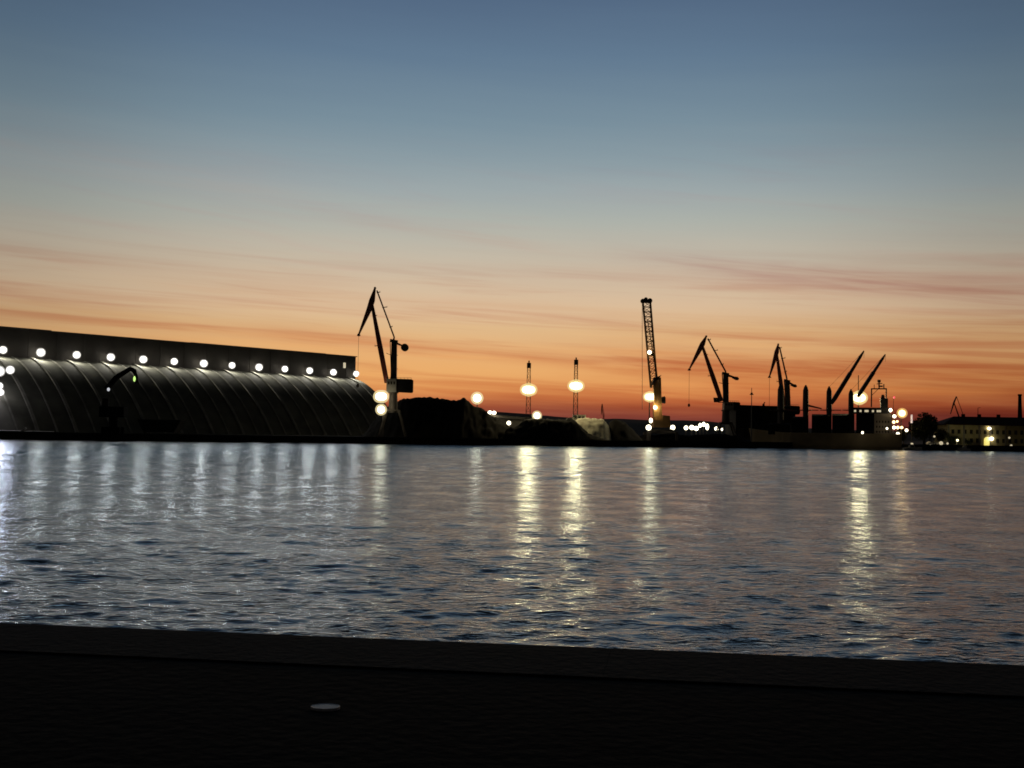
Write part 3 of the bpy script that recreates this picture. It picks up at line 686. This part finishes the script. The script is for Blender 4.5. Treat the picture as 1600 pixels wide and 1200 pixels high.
# ------------------------------------------------------------------ heaps and low buildings
def heap(name, label, cat, pts, Y, m_, seed=0, slope=1.25, group=None, ridge=0.0, fine=.9):
    n = int((pts[-1][0]-pts[0][0])/1.6)+2; J = 22; vs = []; row = []
    for i in range(n+1):
        px = pts[0][0]+(pts[-1][0]-pts[0][0])*i/n
        py = np.interp(px, [p[0] for p in pts], [p[1] for p in pts]); p = at(px, py, Y)
        H = max(.05, p.z-GZ)
        for j in range(J+1):
            s_ = (j/J)*2-1; wv = H*slope+2.0
            hz = H*max(0, 1-abs(s_)**1.25)
            q = Vector((p.x, Y+s_*wv, GZ-.05+hz))
            if j not in (0, J):
                q.z += fine*min(1,H/4)*(.5*mnoise.noise(q*.35+Vector((seed,0,0)))+.3*mnoise.noise(q*.9+Vector((0,seed,0))))
                if ridge: q.z += ridge*abs(math.sin(q.x*1.1+q.z*1.4+q.y*.1+1.2*mnoise.noise(q*.2)))*(1-abs(s_))
                q.y += .5*mnoise.noise(q*.5+Vector((7,seed,0)))
            vs.append(q)
    fs = [(i*(J+1)+j,(i+1)*(J+1)+j,(i+1)*(J+1)+j+1,i*(J+1)+j+1) for i in range(n) for j in range(J)]
    o = MB().raw(vs, fs).build(name, m_, smooth=True); tag(o, label, cat, group); return o
GH = 'heaps of black bulk cargo'
heap('cargo_heap', 'largest black heap with a long level top, right of the tallest crane', 'heap', [(560,688),(600,640),(628,624),(640,621),(660,620),(673,621),(696,625),(712,625),(726,623),(735,630),(750,638),(761,643),(772,652),(791,664),(806,676),(818,686)], 412, MT['coal'], 1, group=GH, fine=1.7)
heap('cargo_heap', 'broad black heap below the two lattice floodlight masts', 'heap', [(783,686),(792,670),(804,666),(821,655),(835,653),(860,655),(885,655),(892,652),(898,656),(904,662),(919,676),(935,683),(950,687)], 408, MT['coal'], 2, group=GH)
heap('cargo_heap', 'rounded black heap right of the pale striped heap', 'heap', [(938,686),(948,664),(956,657),(966,655),(978,660),(990,672),(1003,686)], 424, MT['coal'], 3, group=GH)
heap('sand_heap', 'pale striped heap lit by the floodlight mast', 'heap', [(880,686),(893,662),(903,655),(925,654),(943,656),(950,664),(957,676),(962,687)], 421, MT['sand'], 4, ridge=.28, fine=.6)
heap('cargo_heap', 'low dark heap along the quay between the harbour crane and the ship', 'heap', [(985,687),(1000,680),(1040,678),(1080,679.5),(1120,677),(1150,680),(1172,688)], 437, MT['coal'], 5, group=GH)
# distant pale shed
Y = 462; a = at(762, 643, Y); b_ = at(832, 648, Y); c1 = at(770, 668, Y)
sh = thing('shed', Vector(((a.x+b_.x)/2, Y, GZ)), 'low distant shed with pale lit roof between two black heaps', 'shed')
MB().prism([(a.x,GZ-.1),(b_.x,GZ-.1),(b_.x,b_.z-1.2),(a.x,a.z-1.2)], Y, Y+14).build('wall', MT['shedroof'], sh)
MB().raw([(a.x-.4,Y-1.0,a.z-2.6),(b_.x+.4,Y-1.0,b_.z-2.6),(b_.x+.4,Y+7,b_.z+.3),(a.x-.4,Y+7,a.z+.3),(a.x-.4,Y+15,a.z-2.6),(b_.x+.4,Y+15,b_.z-2.6)], [(0,1,2,3),(3,2,5,4),(0,3,4),(1,5,2)]).build('roof', MT['steel'], sh)
for px, py in ((765.5,644.5),(772,645)):
    MB().ell(at(px,py,Y-1.6), (.85,.5,.7), 10, 7).build('wall_lamp', MT['warmsmall'], sh, smooth=True)
for k in range(8): x_ = a.x+(b_.x-a.x)*(k+.5)/8; MB().box((x_,Y-.05,GZ+2.2),(2.6,.08,2.6)).build('door', MT['steel'], sh)
# white cabin near the right lattice mast
Y = 426; p0 = at(885,649,Y); p1 = at(915,658,Y)
cbn = thing('site_cabin', Vector(((p0.x+p1.x)/2,Y,GZ)), 'white box cabin on dark legs at the foot of the right lattice mast', 'cabin')
q0 = at(895,648,Y); MB().prism([(q0.x,p1.z),(p1.x,p1.z),(p1.x,q0.z),(q0.x,q0.z)], Y-1.5, Y+1.5).build('body', MT['white'], cbn)
for k in (.2,.5,.8): MB().box((q0.x+(p1.x-q0.x)*k,Y-1.53,(p1.z+q0.z)/2+.1),(.9,.05,.9)).build('window', MT['glass'], cbn)
for xx in (q0.x+.3, p1.x-.3):
    for yy in (-1.2,1.2): MB().beam((xx,Y+yy,GZ-.1),(xx,Y+yy,p1.z),.25).build('leg', MT['steel'], cbn)
MB().beam((p0.x,Y,p1.z+.6),(q0.x,Y,p1.z+1.2),.4,1.2).beam((p0.x,Y,p1.z+.6),(p0.x,Y,GZ-.1),.3).build('stair', MT['white'], cbn)
# black flat-topped shed
Y = 492; a = at(1150,634,Y); b_ = at(1243,634,Y)
bs = thing('warehouse', Vector(((a.x+b_.x)/2,Y,GZ)), 'black flat-topped shed behind the bow of the cargo ship', 'shed')
MB().prism([(a.x,GZ-.1),(b_.x,GZ-.1),(b_.x,a.z-.3),(a.x,a.z)], Y, Y+24).build('wall', MT['black'], bs)
MB().prism([(a.x-.3,a.z+.003),(b_.x+.3,a.z-.297),(b_.x+.3,a.z+.1),(a.x+9,a.z+.25),(a.x-.3,a.z+.45)], Y-.3, Y+24.3).build('roof', MT['black'], bs)
for k in range(6): x_ = a.x+(b_.x-a.x)*(k+.5)/6; MB().box((x_,Y-.05,GZ+3),(2.6,.09,5.6)).build('door', MT['hullblack'], bs)
mb = MB(); q = at(1197,634,Y); mb.tube((q.x,Y+5,q.z),(q.x,Y+5,q.z+.9),.5,.5,8).beam((q.x,Y+5,q.z+.9),(q.x+.6,Y+5,q.z+1.7),.4); mb.build('vent', MT['black'], bs)
# thin pole in front of the shed
Y = 462; q = at(1174.5,606,Y)
pl = thing('signal_mast', Vector((q.x,Y,GZ)), 'thin pale mast with a short yard rising in front of the black shed', 'mast')
MB().tube((q.x,Y,GZ-.1),q,.28,.12,8).build('pole', MT['crane_grey'], pl)
MB().beam(at(1171.5,616.5,Y),at(1177.5,616.5,Y),.3).tube(at(1174.5,617,Y),at(1174.5,613.5,Y),.55,.4,8).build('yard', MT['steel'], pl)

# ------------------------------------------------------------------ cargo ship
SA = Vector((at(1409,690,458).x, 458, 0)); SB = Vector((at(1178,690,474).x, 474, 0)); sd = (SB-SA).normalized(); sn = Vector((sd.y,-sd.x,0))
if sn.y > 0: sn = -sn
SL = (SB-SA).length; BM = 11.5
def S(t, w, z): p = SA + sd*t - sn*w; return Vector((p.x, p.y, z))       # t along from stern, w away from viewer
ship = thing('cargo_ship', S(SL/2, BM/2, 0), 'moored cargo ship with brown hull, deck cranes and a raised bridge at the stern', 'ship')
def st(px, Yg=None):
    # distance along hull seen at photo column px
    d = ray(px, 690); k = d.x/d.y
    return (k*SA.y-SA.x)/(sd.x-k*sd.y)
zt_ = lambda py: at(1320, py, 462).z+0.0
HZ = at(1330, 680.5, 460).z
sec = 24; rows = []
for i in range(sec+1):
    t = SL*i/sec; e = min(1, .35+t/4.0) if t < 4 else 1; bow = (SL-t)/14
    hw = BM/2*min(1, max(.02, bow))**.55*min(1, .82+.18*t/6)
    sheer = HZ+ (1.6*max(0,1-bow)**1.5)
    lo = 1.0-.45*max(0,1-bow); ra = -2.0*max(0, 1-t/5)*0
    rows.append([S(t + (0 if i else -.0)+ (2.6*(max(0,1-bow))*k2), BM/2-s_*hw*ww, z) for s_, ww, k2, z in
                 ((1,1,1,sheer+.9),(1,1,.9,sheer),(1,.98*lo+.02,.45,1.2),(1,.9*lo,.1,-1.5),(-1,.9*lo,.1,-1.5),(-1,.98*lo+.02,.45,1.2),(-1,1,.9,sheer),(-1,1,1,sheer+.9))])
vs = [p for r in rows for p in r]; fs = [(i*8+j,(i+1)*8+j,(i+1)*8+j+1,i*8+j+1) for i in range(sec) for j in range(7)]
fs += [(0,1,2,3,4,5,6,7)]
hl = MB().raw(vs, fs).build('hull', MT['hull'], ship)
MB().raw([p for r in rows for p in (r[1],r[6])], [(2*i,2*i+1,2*i+3,2*i+2) for i in range(sec)]).build('deck', MT['hullblack'], hl)
# dark hatch coamings / cargo block standing on the deck
DZ = at(1320, 645, 460).z
for k, (pa, pb, top) in enumerate([(1366,1338,646),(1335,1300,646),(1296,1268,646.5),(1262,1238,650),(1234,1200,660)]):
    ta, tb = st(pa), st(pb); z1 = at((pa+pb)/2, top, 464).z
    c0 = [S(ta,1.2,HZ+.003),S(tb,1.2,HZ+.003),S(tb,BM-1.2,HZ+.003),S(ta,BM-1.2,HZ+.003)]; c1_ = [Vector((p.x,p.y,z1-.8)) for p in c0]
    r0_ = [S(ta+.0,BM/2,z1), S(tb,BM/2,z1)]
    MB().raw(c0+c1_+r0_, [(0,1,5,4),(1,2,6,9,5),(2,3,7,6),(3,0,4,8,7),(4,5,9,8),(8,9,6,7)]).build('hatch', MT['black'], ship)
def shipcrane(px, topy, wpx, jib=None, jw=6.0, plat=True, folded=None, base=None):
    t = st(px); c = S(t, BM/2-1.0, 0); Yc = c.y; m = ppm(Yc); tp = at(px, topy, Yc); w = wpx*m
    f = MB(); zb = HZ; z1 = at(px, 641, Yc).z
    f.tube((c.x,Yc,zb), (c.x,Yc,z1), w*.42, w*.45, 14)
    f.tube((c.x,Yc,z1), (c.x,Yc,tp.z-(tp.z-z1)*.22), w*.5, w*.44, 14)
    f.tube((c.x,Yc,tp.z-(tp.z-z1)*.22), (c.x,Yc,tp.z-.6), w*.44, w*.25, 14).tube((c.x,Yc,tp.z-.6), (c.x,Yc,tp.z), w*.18, w*.12, 8)
    o = f.build('deck_crane', MT['steel'], ship)
    if plat: MB().tube((c.x,Yc,z1-.15),(c.x,Yc,z1+.15),w*1.1,w*1.1,14).beam((c.x-w*1.5,Yc,z1),(c.x+w*2,Yc,z1+.1),.3,1.2).build('platform', MT['steel'], o)
    if jib:
        (ax, ay), (bx_, by_) = jib; A = at(ax, ay, Yc-1.0); B = at(bx_, by_, Yc-6.0); M_ = A.lerp(B, .58)
        n_ = MB(); n_.beam(A, A.lerp(B,.1), jw*.6*m, 1.4, jw*m, 1.5).beam(A.lerp(B,.1), M_, jw*m, 1.5, jw*.95*m, 1.3).beam(M_, A.lerp(B,.9), jw*.72*m, 1.2, jw*.62*m, 1).beam(A.lerp(B,.9), B, jw*.62*m, 1, jw*.2*m, .6)
        j_ = n_.build('jib', MT['steel'], o)
        MB().tube(tp-Vector((0,0,.5)), B, .045, .045, 4).tube(B, (B.x, B.y, B.z-3), .05, .05, 4).build('stay_wire', MT['steel'], j_)
    if folded:
        (ax, ay), (bx_, by_) = folded; A = at(ax,ay,Yc-1.5); B = at(bx_,by_,Yc-1.5)
        MB().beam(A, B, 2.8*m, 1.4, 1.6*m, 1).build('jib', MT['crane'], o)
shipcrane(1218.5, 600, 11, folded=((1226,640),(1250,643)))
shipcrane(1258, 601.5, 9.8, folded=((1262,633.5),(1283.5,638.5)))
shipcrane(1295, 603.5, 9.2, jib=((1299,631),(1350,548)))
shipcrane(1329.5, 608, 8.5, jib=((1340,620),(1383.5,553.5)), jw=5.4)
# accommodation block
ta, tb = st(1393), st(1366); zt1 = at(1375, 636, 460).z; zt0 = at(1350, 641, 460).z
def sbox(ta, tb, w0, w1, z0, z1, name, m_, parent):
    c0 = [S(ta,w0,z0),S(tb,w0,z0),S(tb,w1,z0),S(ta,w1,z0)]; c1_ = [Vector((p.x,p.y,z1)) for p in c0]
    return MB().raw(c0+c1_, [(0,1,5,4),(1,2,6,5),(2,3,7,6),(3,0,4,7),(4,5,6,7),(3,2,1,0)]).build(name, m_, parent)
sup = sbox(st(1394), st(1366), 1.0, BM-1.0, HZ+.004, zt1-2.6, 'superstructure', MT['ship'], ship)
brg = sbox(st(1391), st(1332), 1.4, BM-1.4, zt1-2.597, zt1-.2, 'bridge_deck', MT['steel'], ship)
for k, px in enumerate((1336,1344.5,1352.5,1355.5,1364,1371.5,1375)):
    a_ = st(px+1.6); sbox(a_, st(px-1.6), 1.36, 1.395, zt1-2.0, zt1-1.2, 'lit_window', MT['lit'], brg)
for rr_ in range(3):
    for k in range(5):
        px = 1370+k*4.6; sbox(st(px+1), st(px-1), .955, .995, HZ+1.3+rr_*2.0, HZ+2.1+rr_*2.0, 'window', MT['glass'], sup)
fu = sbox(st(1388), st(1376), 3.5, 8.0, zt1-.197, at(1380,622,460).z, 'funnel', MT['steel'], ship)
MB().tube(S(st(1380),5,at(1380,622,460).z), S(st(1380),5,at(1380,616,460).z), .9, .5, 10).build('exhaust_pipe', MT['steel'], fu)
mb = MB()
yy = S(st(1372),4,0).y
for px in (1361.5,1384.5): mb.beam(at(px,636,yy), at(px+.3,607,yy), .42)
mb.beam(at(1361,607.5,yy), at(1385.5,607.5,yy), .5).beam(at(1373.5,607,yy), at(1373.5,594,yy), .45).box(at(1373.5,595.5,yy), (1.1,.8,1.1)).beam(at(1370,600,yy),at(1378.5,599,yy),.35).beam(at(1366,607,yy),at(1366,601,yy),.2).beam(at(1381,607,yy),at(1381,600,yy),.35).box(at(1376.5,603.5,yy),(1.3,.6,.6)).beam(at(1362,618,yy),at(1373,607,yy),.18)
mb.build('radar_mast', MT['steel'], ship)
for px, py, r in ((1389.5,641,.75),(1384,669.5,.45),(1344,676,.5)):
    c = at(px, py, SA.y+1-(.2 if px > 1380 else 0)); MB().ell(c-Vector((0,3 if px<1350 else 1.5,0)), (r*.9,.4,r), 10, 7).build('deck_lamp', MT['warmsmall'], ship, smooth=True)
mb = MB()
for i in range(0, 40):
    t = SL*.02+SL*.8*i/39; mb.tube(S(t,.25,HZ+.9), S(t,.25,HZ+1.8), .05, .05, 4)
mb.tube(S(SL*.02,.25,HZ+1.8), S(SL*.82,.25,HZ+1.8), .05, .05, 4); mb.build('railing', MT['steel'], ship)

# ------------------------------------------------------------------ right side: building, trees, chimney
Y = 492; m = ppm(Y)
hb = thing('harbour_building', Vector((X(1545,Y),Y,GZ)), 'long two-storey yellowish building with dark hip roof at the right edge', 'building')
ev = at(1500,662.5,Y).z; rz_ = at(1520,650.5,Y).z; x0 = X(1480,Y); x1 = x0+64; dp = 15
xm = X(1530.5, Y); RC = 4.5      # the left block stands forward of the right wing
def yf(x): return Y if x < xm else Y+RC
MB().raw([(x,y,z) for z in (GZ-.1, ev) for x,y in ((x0,Y),(xm,Y),(xm,Y+RC),(x1,Y+RC),(x1,Y+dp),(x0,Y+dp))], [(k,(k+1)%6,6+(k+1)%6,6+k) for k in range(6)]).build('wall', MT['stucco'], hb)
rf = MB().raw([(x0-2,Y-1.6,ev-.1),(x1+2,Y-1.6,ev-.1),(x1+2,Y+dp+1.6,ev-.1),(x0-2,Y+dp+1.6,ev-.1),(x0+5.6,Y+dp/2,rz_),(x1-5.6,Y+dp/2,rz_),
          (x0-2,Y-1.6,ev-.4),(x1+2,Y-1.6,ev-.4),(x1+2,Y+dp+1.6,ev-.4),(x0-2,Y+dp+1.6,ev-.4)], [(0,1,5,4),(1,2,5),(2,3,4,5),(3,0,4),(0,6,7,1),(1,7,8,2),(2,8,9,3),(3,9,6,0),(9,8,7,6)]).build('roof', MT['roof'], hb)
for k in (1505,1530,1560): q = at(k,651,Y+dp/2); MB().box((q.x,Y+dp/2,rz_+.3),(1.3,1.0,1.6)).build('chimney', MT['roof'], rf)
for k in range(5):
    q = X(1482+k*24, Y); MB().box((q, yf(q)-.12, (GZ+ev)/2), (.7,.24,ev-GZ-.1)).build('pilaster', MT['shedroof'], hb)
for k in range(15):
    xx = x0+2.4+k*2.62
    for rr_ in (0,1):
        if rr_ == 0 and k in (6, 7): continue
        zc = GZ+2.1+rr_*3.7
        w = MB().box((xx,yf(xx)-.045,zc),(1.15,.09,1.75)).build('window', MT['glass'], hb)
        MB().box((xx,yf(xx)-.1,zc-.98),(1.4,.2,.12)).box((xx,yf(xx)-.1,zc),(.07,.03,1.7)).build('frame', MT['shedroof'], w)
ax = X(1549.5,Y); pts_ = [(ax-1.45,GZ-.05),(ax+1.45,GZ-.05),(ax+1.45,GZ+2.3)]+[(ax+1.45*math.cos(math.pi*i/10),GZ+2.3+1.45*math.sin(math.pi*i/10)) for i in range(1,11)]
MB().prism(pts_, Y+RC-.14, Y+RC-.02).build('lit_doorway', MT['arch'], hb)
MB().ell(at(1549.5,685.5,Y+RC-1.0), (.9,.5,.75), 12, 8).build('door_lamp', MT['warmsmall'], hb, smooth=True)
MB().ell(at(1546,669.5,Y+RC-.7), (.8,.4,.6), 12, 8).build('wall_lamp', MT['warmsmall'], hb, smooth=True)
# street lamps by the building; the left one is added to light its facade
for px, py, r, lab in ((1496,688,2.4,'small added lamp that brightens the left half of the hip-roofed building'),(1577,684,1.6,'faint street lamp before the dark right half of the hip-roofed building'),(1580,696.5,2.0,'low lamp near the water at the far right of the building')):
    yard_lamp(lab, px, py, r, 478, MT['lit'] if px > 1570 else MT['warmsmall'], 'small street lamps by the hip-roofed building', real='street' if px < 1500 else None)
q = at(1593.5,617.5,560); ch = thing('chimney_stack', Vector((q.x,560,GZ)), 'tall dark factory chimney rising behind the roof at the right edge', 'chimney')
MB().tube((q.x,560,GZ-.1), q, 1.4, .75, 14).build('shaft', MT['roof'], ch)
MB().tube(q-Vector((0,0,.3)), q+Vector((0,0,.5)), .95, .95, 14).build('rim', MT['roof'], ch)
q = at(1528,637.5,600); po = thing('lamp_post', Vector((q.x,600,GZ)), 'slim unlit lamp post seen over the ridge of the hip roof', 'lamp post')
MB().tube((q.x,600,GZ-.1), q, .25, .15, 6).build('pole', MT['steel'], po); MB().beam(q, q+Vector((1.3,0,.3)), .2, .2).build('arm', MT['steel'], po)
q = at(1424.5,648,474); po = thing('lamp_post', Vector((q.x,474,GZ)), 'pale post standing between the stern lamps and the big tree', 'post')
MB().tube((q.x,474,GZ-.1), (q.x,474,at(1424,661,474).z), .14, .14, 8).build('pole', MT['steel'], po)
MB().tube((q.x,474,at(1424,661,474).z), q, .4, .34, 10).build('lamp_shade', glow('pale_tube_lamp', (1,.8,.75), .55), po)
def tree(label, px, Y, w_px, top_y, seed, n=900, group='trees by the hip-roofed building', rows_=6):
    m = ppm(Y); rng = random.Random(seed); bx = X(px, Y); topz = at(px, top_y, Y).z; W = w_px*m/2; H = topz-GZ
    th = thing('tree', Vector((bx,Y,GZ)), label, 'tree', group)
    f = MB(); f.tube((bx,Y,GZ-.1),(bx+.1,Y,GZ+H*.45),W*.09,W*.06,8)
    for k in range(7):
        a = rng.uniform(0,6.28); f.tube((bx,Y,GZ+H*rng.uniform(.2,.4)),(bx+math.cos(a)*W*.6,Y+math.sin(a)*W*.6,GZ+H*rng.uniform(.55,.85)),W*.04,W*.012,6)
    f.build('trunk', MT['bark'], th)
    bl = [(rng.uniform(-.5,.5)*W, rng.uniform(-.5,.5)*W, H*rng.uniform(.32,.72), W*rng.uniform(.36,.55)) for _ in range(11)]+[(0,0,H*.78,W*.5),(-W*.1,0,H*.5,W*.75)]
    vs = []; fs = []
    for i in range(n*3):
        cx, cy, cz, r = rng.choice(bl); v_ = Vector((rng.gauss(0,1),rng.gauss(0,1),rng.gauss(0,1))).normalized()*r*rng.uniform(.6,1.08)
        p = Vector((bx+cx+v_.x, Y+cy+v_.y, min(GZ+cz+v_.z, topz+rng.uniform(-.3,.2)))); 
        if p.z < GZ+.4: continue
        s_ = rng.uniform(.22,.5)*W/6.5+.06; a = Vector((rng.gauss(0,1),rng.gauss(0,1),rng.gauss(0,1))).normalized()*s_; b_ = a.orthogonal().normalized()*s_*.8
        o = len(vs); vs += [p-a,p-b_,p+a,p+b_]; fs.append((o,o+1,o+2,o+3))
    MB().raw(vs, fs).build('crown', MT['leaf'], th)
tree('big round dark tree between the ship stern lamps and the building', 1444, 484, 48, 644.5, 3, 1500)
tree('small lower tree against the left corner of the building', 1473, 482, 24, 667, 4, 500)
tree('dark bush right behind the ship stern', 1412, 482, 22, 664, 9, 500)
tree('low bush in front of the left windows of the building', 1491, 486, 20, 681, 12, 300)
tree('low bush right of the bushes before the lit facade', 1513, 486, 14, 686, 14, 250)
# small moored boats and parked cars by the water
def boat(label, px, py, L, rz, seed):
    Y = edgeY(px)-3.2; p = Vector((at(px,690,Y).x, Y, 0)); mt = Matrix.Rotation(rz, 3, 'Z')
    th = thing('motor_boat', p, label, 'boat', 'small boats moored at the right')
    def q(x,y,z): return p + mt @ Vector((x,y,z))
    rows = []
    for i in range(9):
        t = i/8; hw = .95*(1-t**2.6)+.02; rows.append([q((t-.5)*L,-hw,.95+.35*t), q((t-.5)*L,-hw*.7,.05), q((t-.5)*L,0,-.25), q((t-.5)*L,hw*.7,.05), q((t-.5)*L,hw,.95+.35*t)])
    vs = [v_ for r in rows for v_ in r]; fs = [(i*5+j,(i+1)*5+j,(i+1)*5+j+1,i*5+j+1) for i in range(8) for j in range(4)]+[(0,1,2,3,4)]+[(i*5,i*5+4,(i+1)*5+4,(i+1)*5) for i in range(8)]
    MB().raw(vs, fs).build('hull', MT['white'], th)
    c = [q(-L*.2,-.6,.98),q(L*.15,-.6,1.05),q(L*.15,.6,1.05),q(-L*.2,.6,.98),q(-L*.18,-.5,2.0),q(L*.05,-.5,2.0),q(L*.05,.5,2.0),q(-L*.18,.5,2.0)]
    cb = MB().raw(c, [(0,1,5,4),(1,2,6,5),(2,3,7,6),(3,0,4,7),(4,5,6,7)]).build('cabin', MT['white'], th)
    MB().raw([q(-L*.14,-.585,1.4),q(L*.06,-.585,1.4),q(L*.02,-.55,1.8),q(-L*.14,-.55,1.8)], [(0,1,2,3)]).build('window', MT['glass'], cb)
boat('small white motor boat moored below the big tree', 1426, 696, 8, R(8), 1)
boat('smallest white boat moored below the lit facade', 1506, 700, 5, R(170), 2)
def car(label, px, Y, rz, m_):
    p = Vector((X(px,Y),Y,GZ)); mt = Matrix.Rotation(rz,3,'Z'); th = thing('parked_car', p, label, 'car', 'cars parked near the water at the right')
    def q(x,y,z): return p+mt@Vector((x,y,z))
    pr = [(-2.1,.3),(2.1,.3),(2.15,.75),(1.2,.92),(.6,1.42),(-1.1,1.45),(-1.9,.98),(-2.15,.8)]
    n=len(pr); MB().raw([q(x,-.85,z) for x,z in pr]+[q(x,.85,z) for x,z in pr],[tuple(range(n)),tuple(range(2*n-1,n-1,-1))]+[(i,n+i,n+(i+1)%n,(i+1)%n) for i in range(n)]).build('body',m_,th)
    MB().raw([q(-1.0,-.86,.95),q(.95,-.86,.95),(q(.55,-.86,1.33)),(q(-1.0,-.86,1.36))],[(0,1,2,3)]).build('window',MT['glass'],th)
    for x in (-1.3,1.3):
        for y in (-.8,.8): MB().tube(q(x,y-.1,.32),q(x,y+.1,.32),.32,n=12).build('wheel',MT['black'],th)
car('white car parked under the small tree left of the building', 1456, 470, R(6), MT['white'])
car('pale car parked right of the white one near the building corner', 1474, 471, R(-5), MT['shedroof'])
for px, py, r, lab in ((1453.5,697,2.6,'low white lamp by the water left of the building'),(1447,697,2.1,'dimmer low lamp beside the white one by the water'),(1470.5,692.5,3.0,'round whitish lamp in front of the small tree'),(1460,682,1.6,'thin lamp at the edge of the big tree crown'),(1480.5,693,1.6,'small lamp just left of the lit facade'),(1425,694,2.2,'low lamp above the moored white boat')):
    yard_lamp(lab, px, py, r, 468, MT['lit'], 'low lamps by the water at the right')

# ------------------------------------------------------------------ left: material handler and rail
Y = 352; m = ppm(Y)
ex = thing('material_handler', Vector((X(176,Y),Y,GZ)), 'black material handler with raised bent boom in front of the warehouse', 'excavator')
mb = MB(); mb.box((X(176,Y),Y,GZ+6.6),(7.5,4,3.2)); mb.prism([(X(160,Y),GZ+8.1),(X(170,Y),GZ+8.1),(X(170,Y),GZ+10.6),(X(161.5,Y),GZ+10.6)], Y-1.8, Y-.2); mb.build('body', MT['black'], ex)
MB().prism([(X(161.5,Y),GZ+8.5),(X(169,Y),GZ+8.5),(X(169,Y),GZ+10.2),(X(162.5,Y),GZ+10.2)], Y-1.84, Y-1.805).build('window', MT['glass'], ex)
for s_ in (-1,1): MB().beam((X(176,Y)-2.8,Y+s_*1.9,GZ+1.0),(X(176,Y)+2.8,Y+s_*1.9,GZ+1.0),2.0,.9).build('track', MT['black'], ex)
MB().tube((X(176,Y),Y,GZ+1.2),(X(176,Y),Y,GZ+5.0),1.6,1.3,12).build('pedestal', MT['black'], ex)
MB().beam(at(166,608,Y), at(183,589,Y), 1.3, 1.0, 1.5, 1.0).beam(at(183,589,Y), at(203,576.5,Y), 1.5, 1.0, 1.2, .9).build('boom', MT['black'], ex)
MB().beam(at(202,575.5,Y), at(209,579,Y), 1.2, .9, 1.2, .8).beam(at(209,578,Y), at(214,591,Y), 1.2, .8, .7, .6).build('stick', MT['black'], ex)
gr = MB().tube(at(214,590,Y), at(214,594,Y), .25, .35, 8).beam(at(214,594,Y), at(211.5,600,Y), .5, .8, .2, .4).beam(at(214,594,Y), at(217,600,Y), .5, .8, .2, .4).build('grab', MT['black'], ex)
MB().ell(at(210,592,Y-.4), (.36,.3,.85), 10, 7).build('work_lamp', MT['green'], ex, smooth=True)
MB().ell(at(169.5,608.5,Y-2.2), (.45,.3,.55), 10, 7).build('cabin_lamp', glow('dim_white_lamp', (.9,.93,1), .6), ex, smooth=True)
ho = thing('hopper', Vector((X(252,358),358,GZ)), 'dark box-shaped cargo hopper standing right of the material handler', 'hopper')
hx0, hx1 = X(218,358), X(286,358); hz0 = at(250,675,358).z; hz1 = at(250,656,358).z
MB().prism([(hx0+2,hz0),(hx1-2,hz0),(hx1,hz1),(hx0,hz1)], 355, 361).build('bin', MT['quaywall'], ho)
for xx in (hx0+2.3,hx1-2.3):
    for yy in (355.6,360.4): MB().beam((xx,yy,GZ-.1),(xx,yy,hz0),.4).build('leg', MT['steel'], ho)
Y = 343; mb = MB(); zr = at(40,673.5,Y).z
for k in range(12): x_ = X(-60,Y)+(X(84,Y)-X(-60,Y))*k/11; mb.tube((x_,Y,GZ-.1),(x_,Y,zr),.06,.06,6)
rl = thing('guard_rail', Vector((X(20,Y),Y,GZ)), 'pale pipe rail on low posts at the left end of the far quay', 'rail')
mb.build('post', MT['steel'], rl); MB().tube((X(-60,Y),Y,zr),(X(84,Y),Y,zr-.2),.22,.22,8).build('pipe', MT['crane_grey'], rl)
MB().beam((X(33,Y),Y,zr),(X(40,Y),Y,zr+.9),.45).build('valve', MT['white'], rl)

# tidy helper property
for o in bpy.data.objects:
    if '_o' in o: del o['_o']
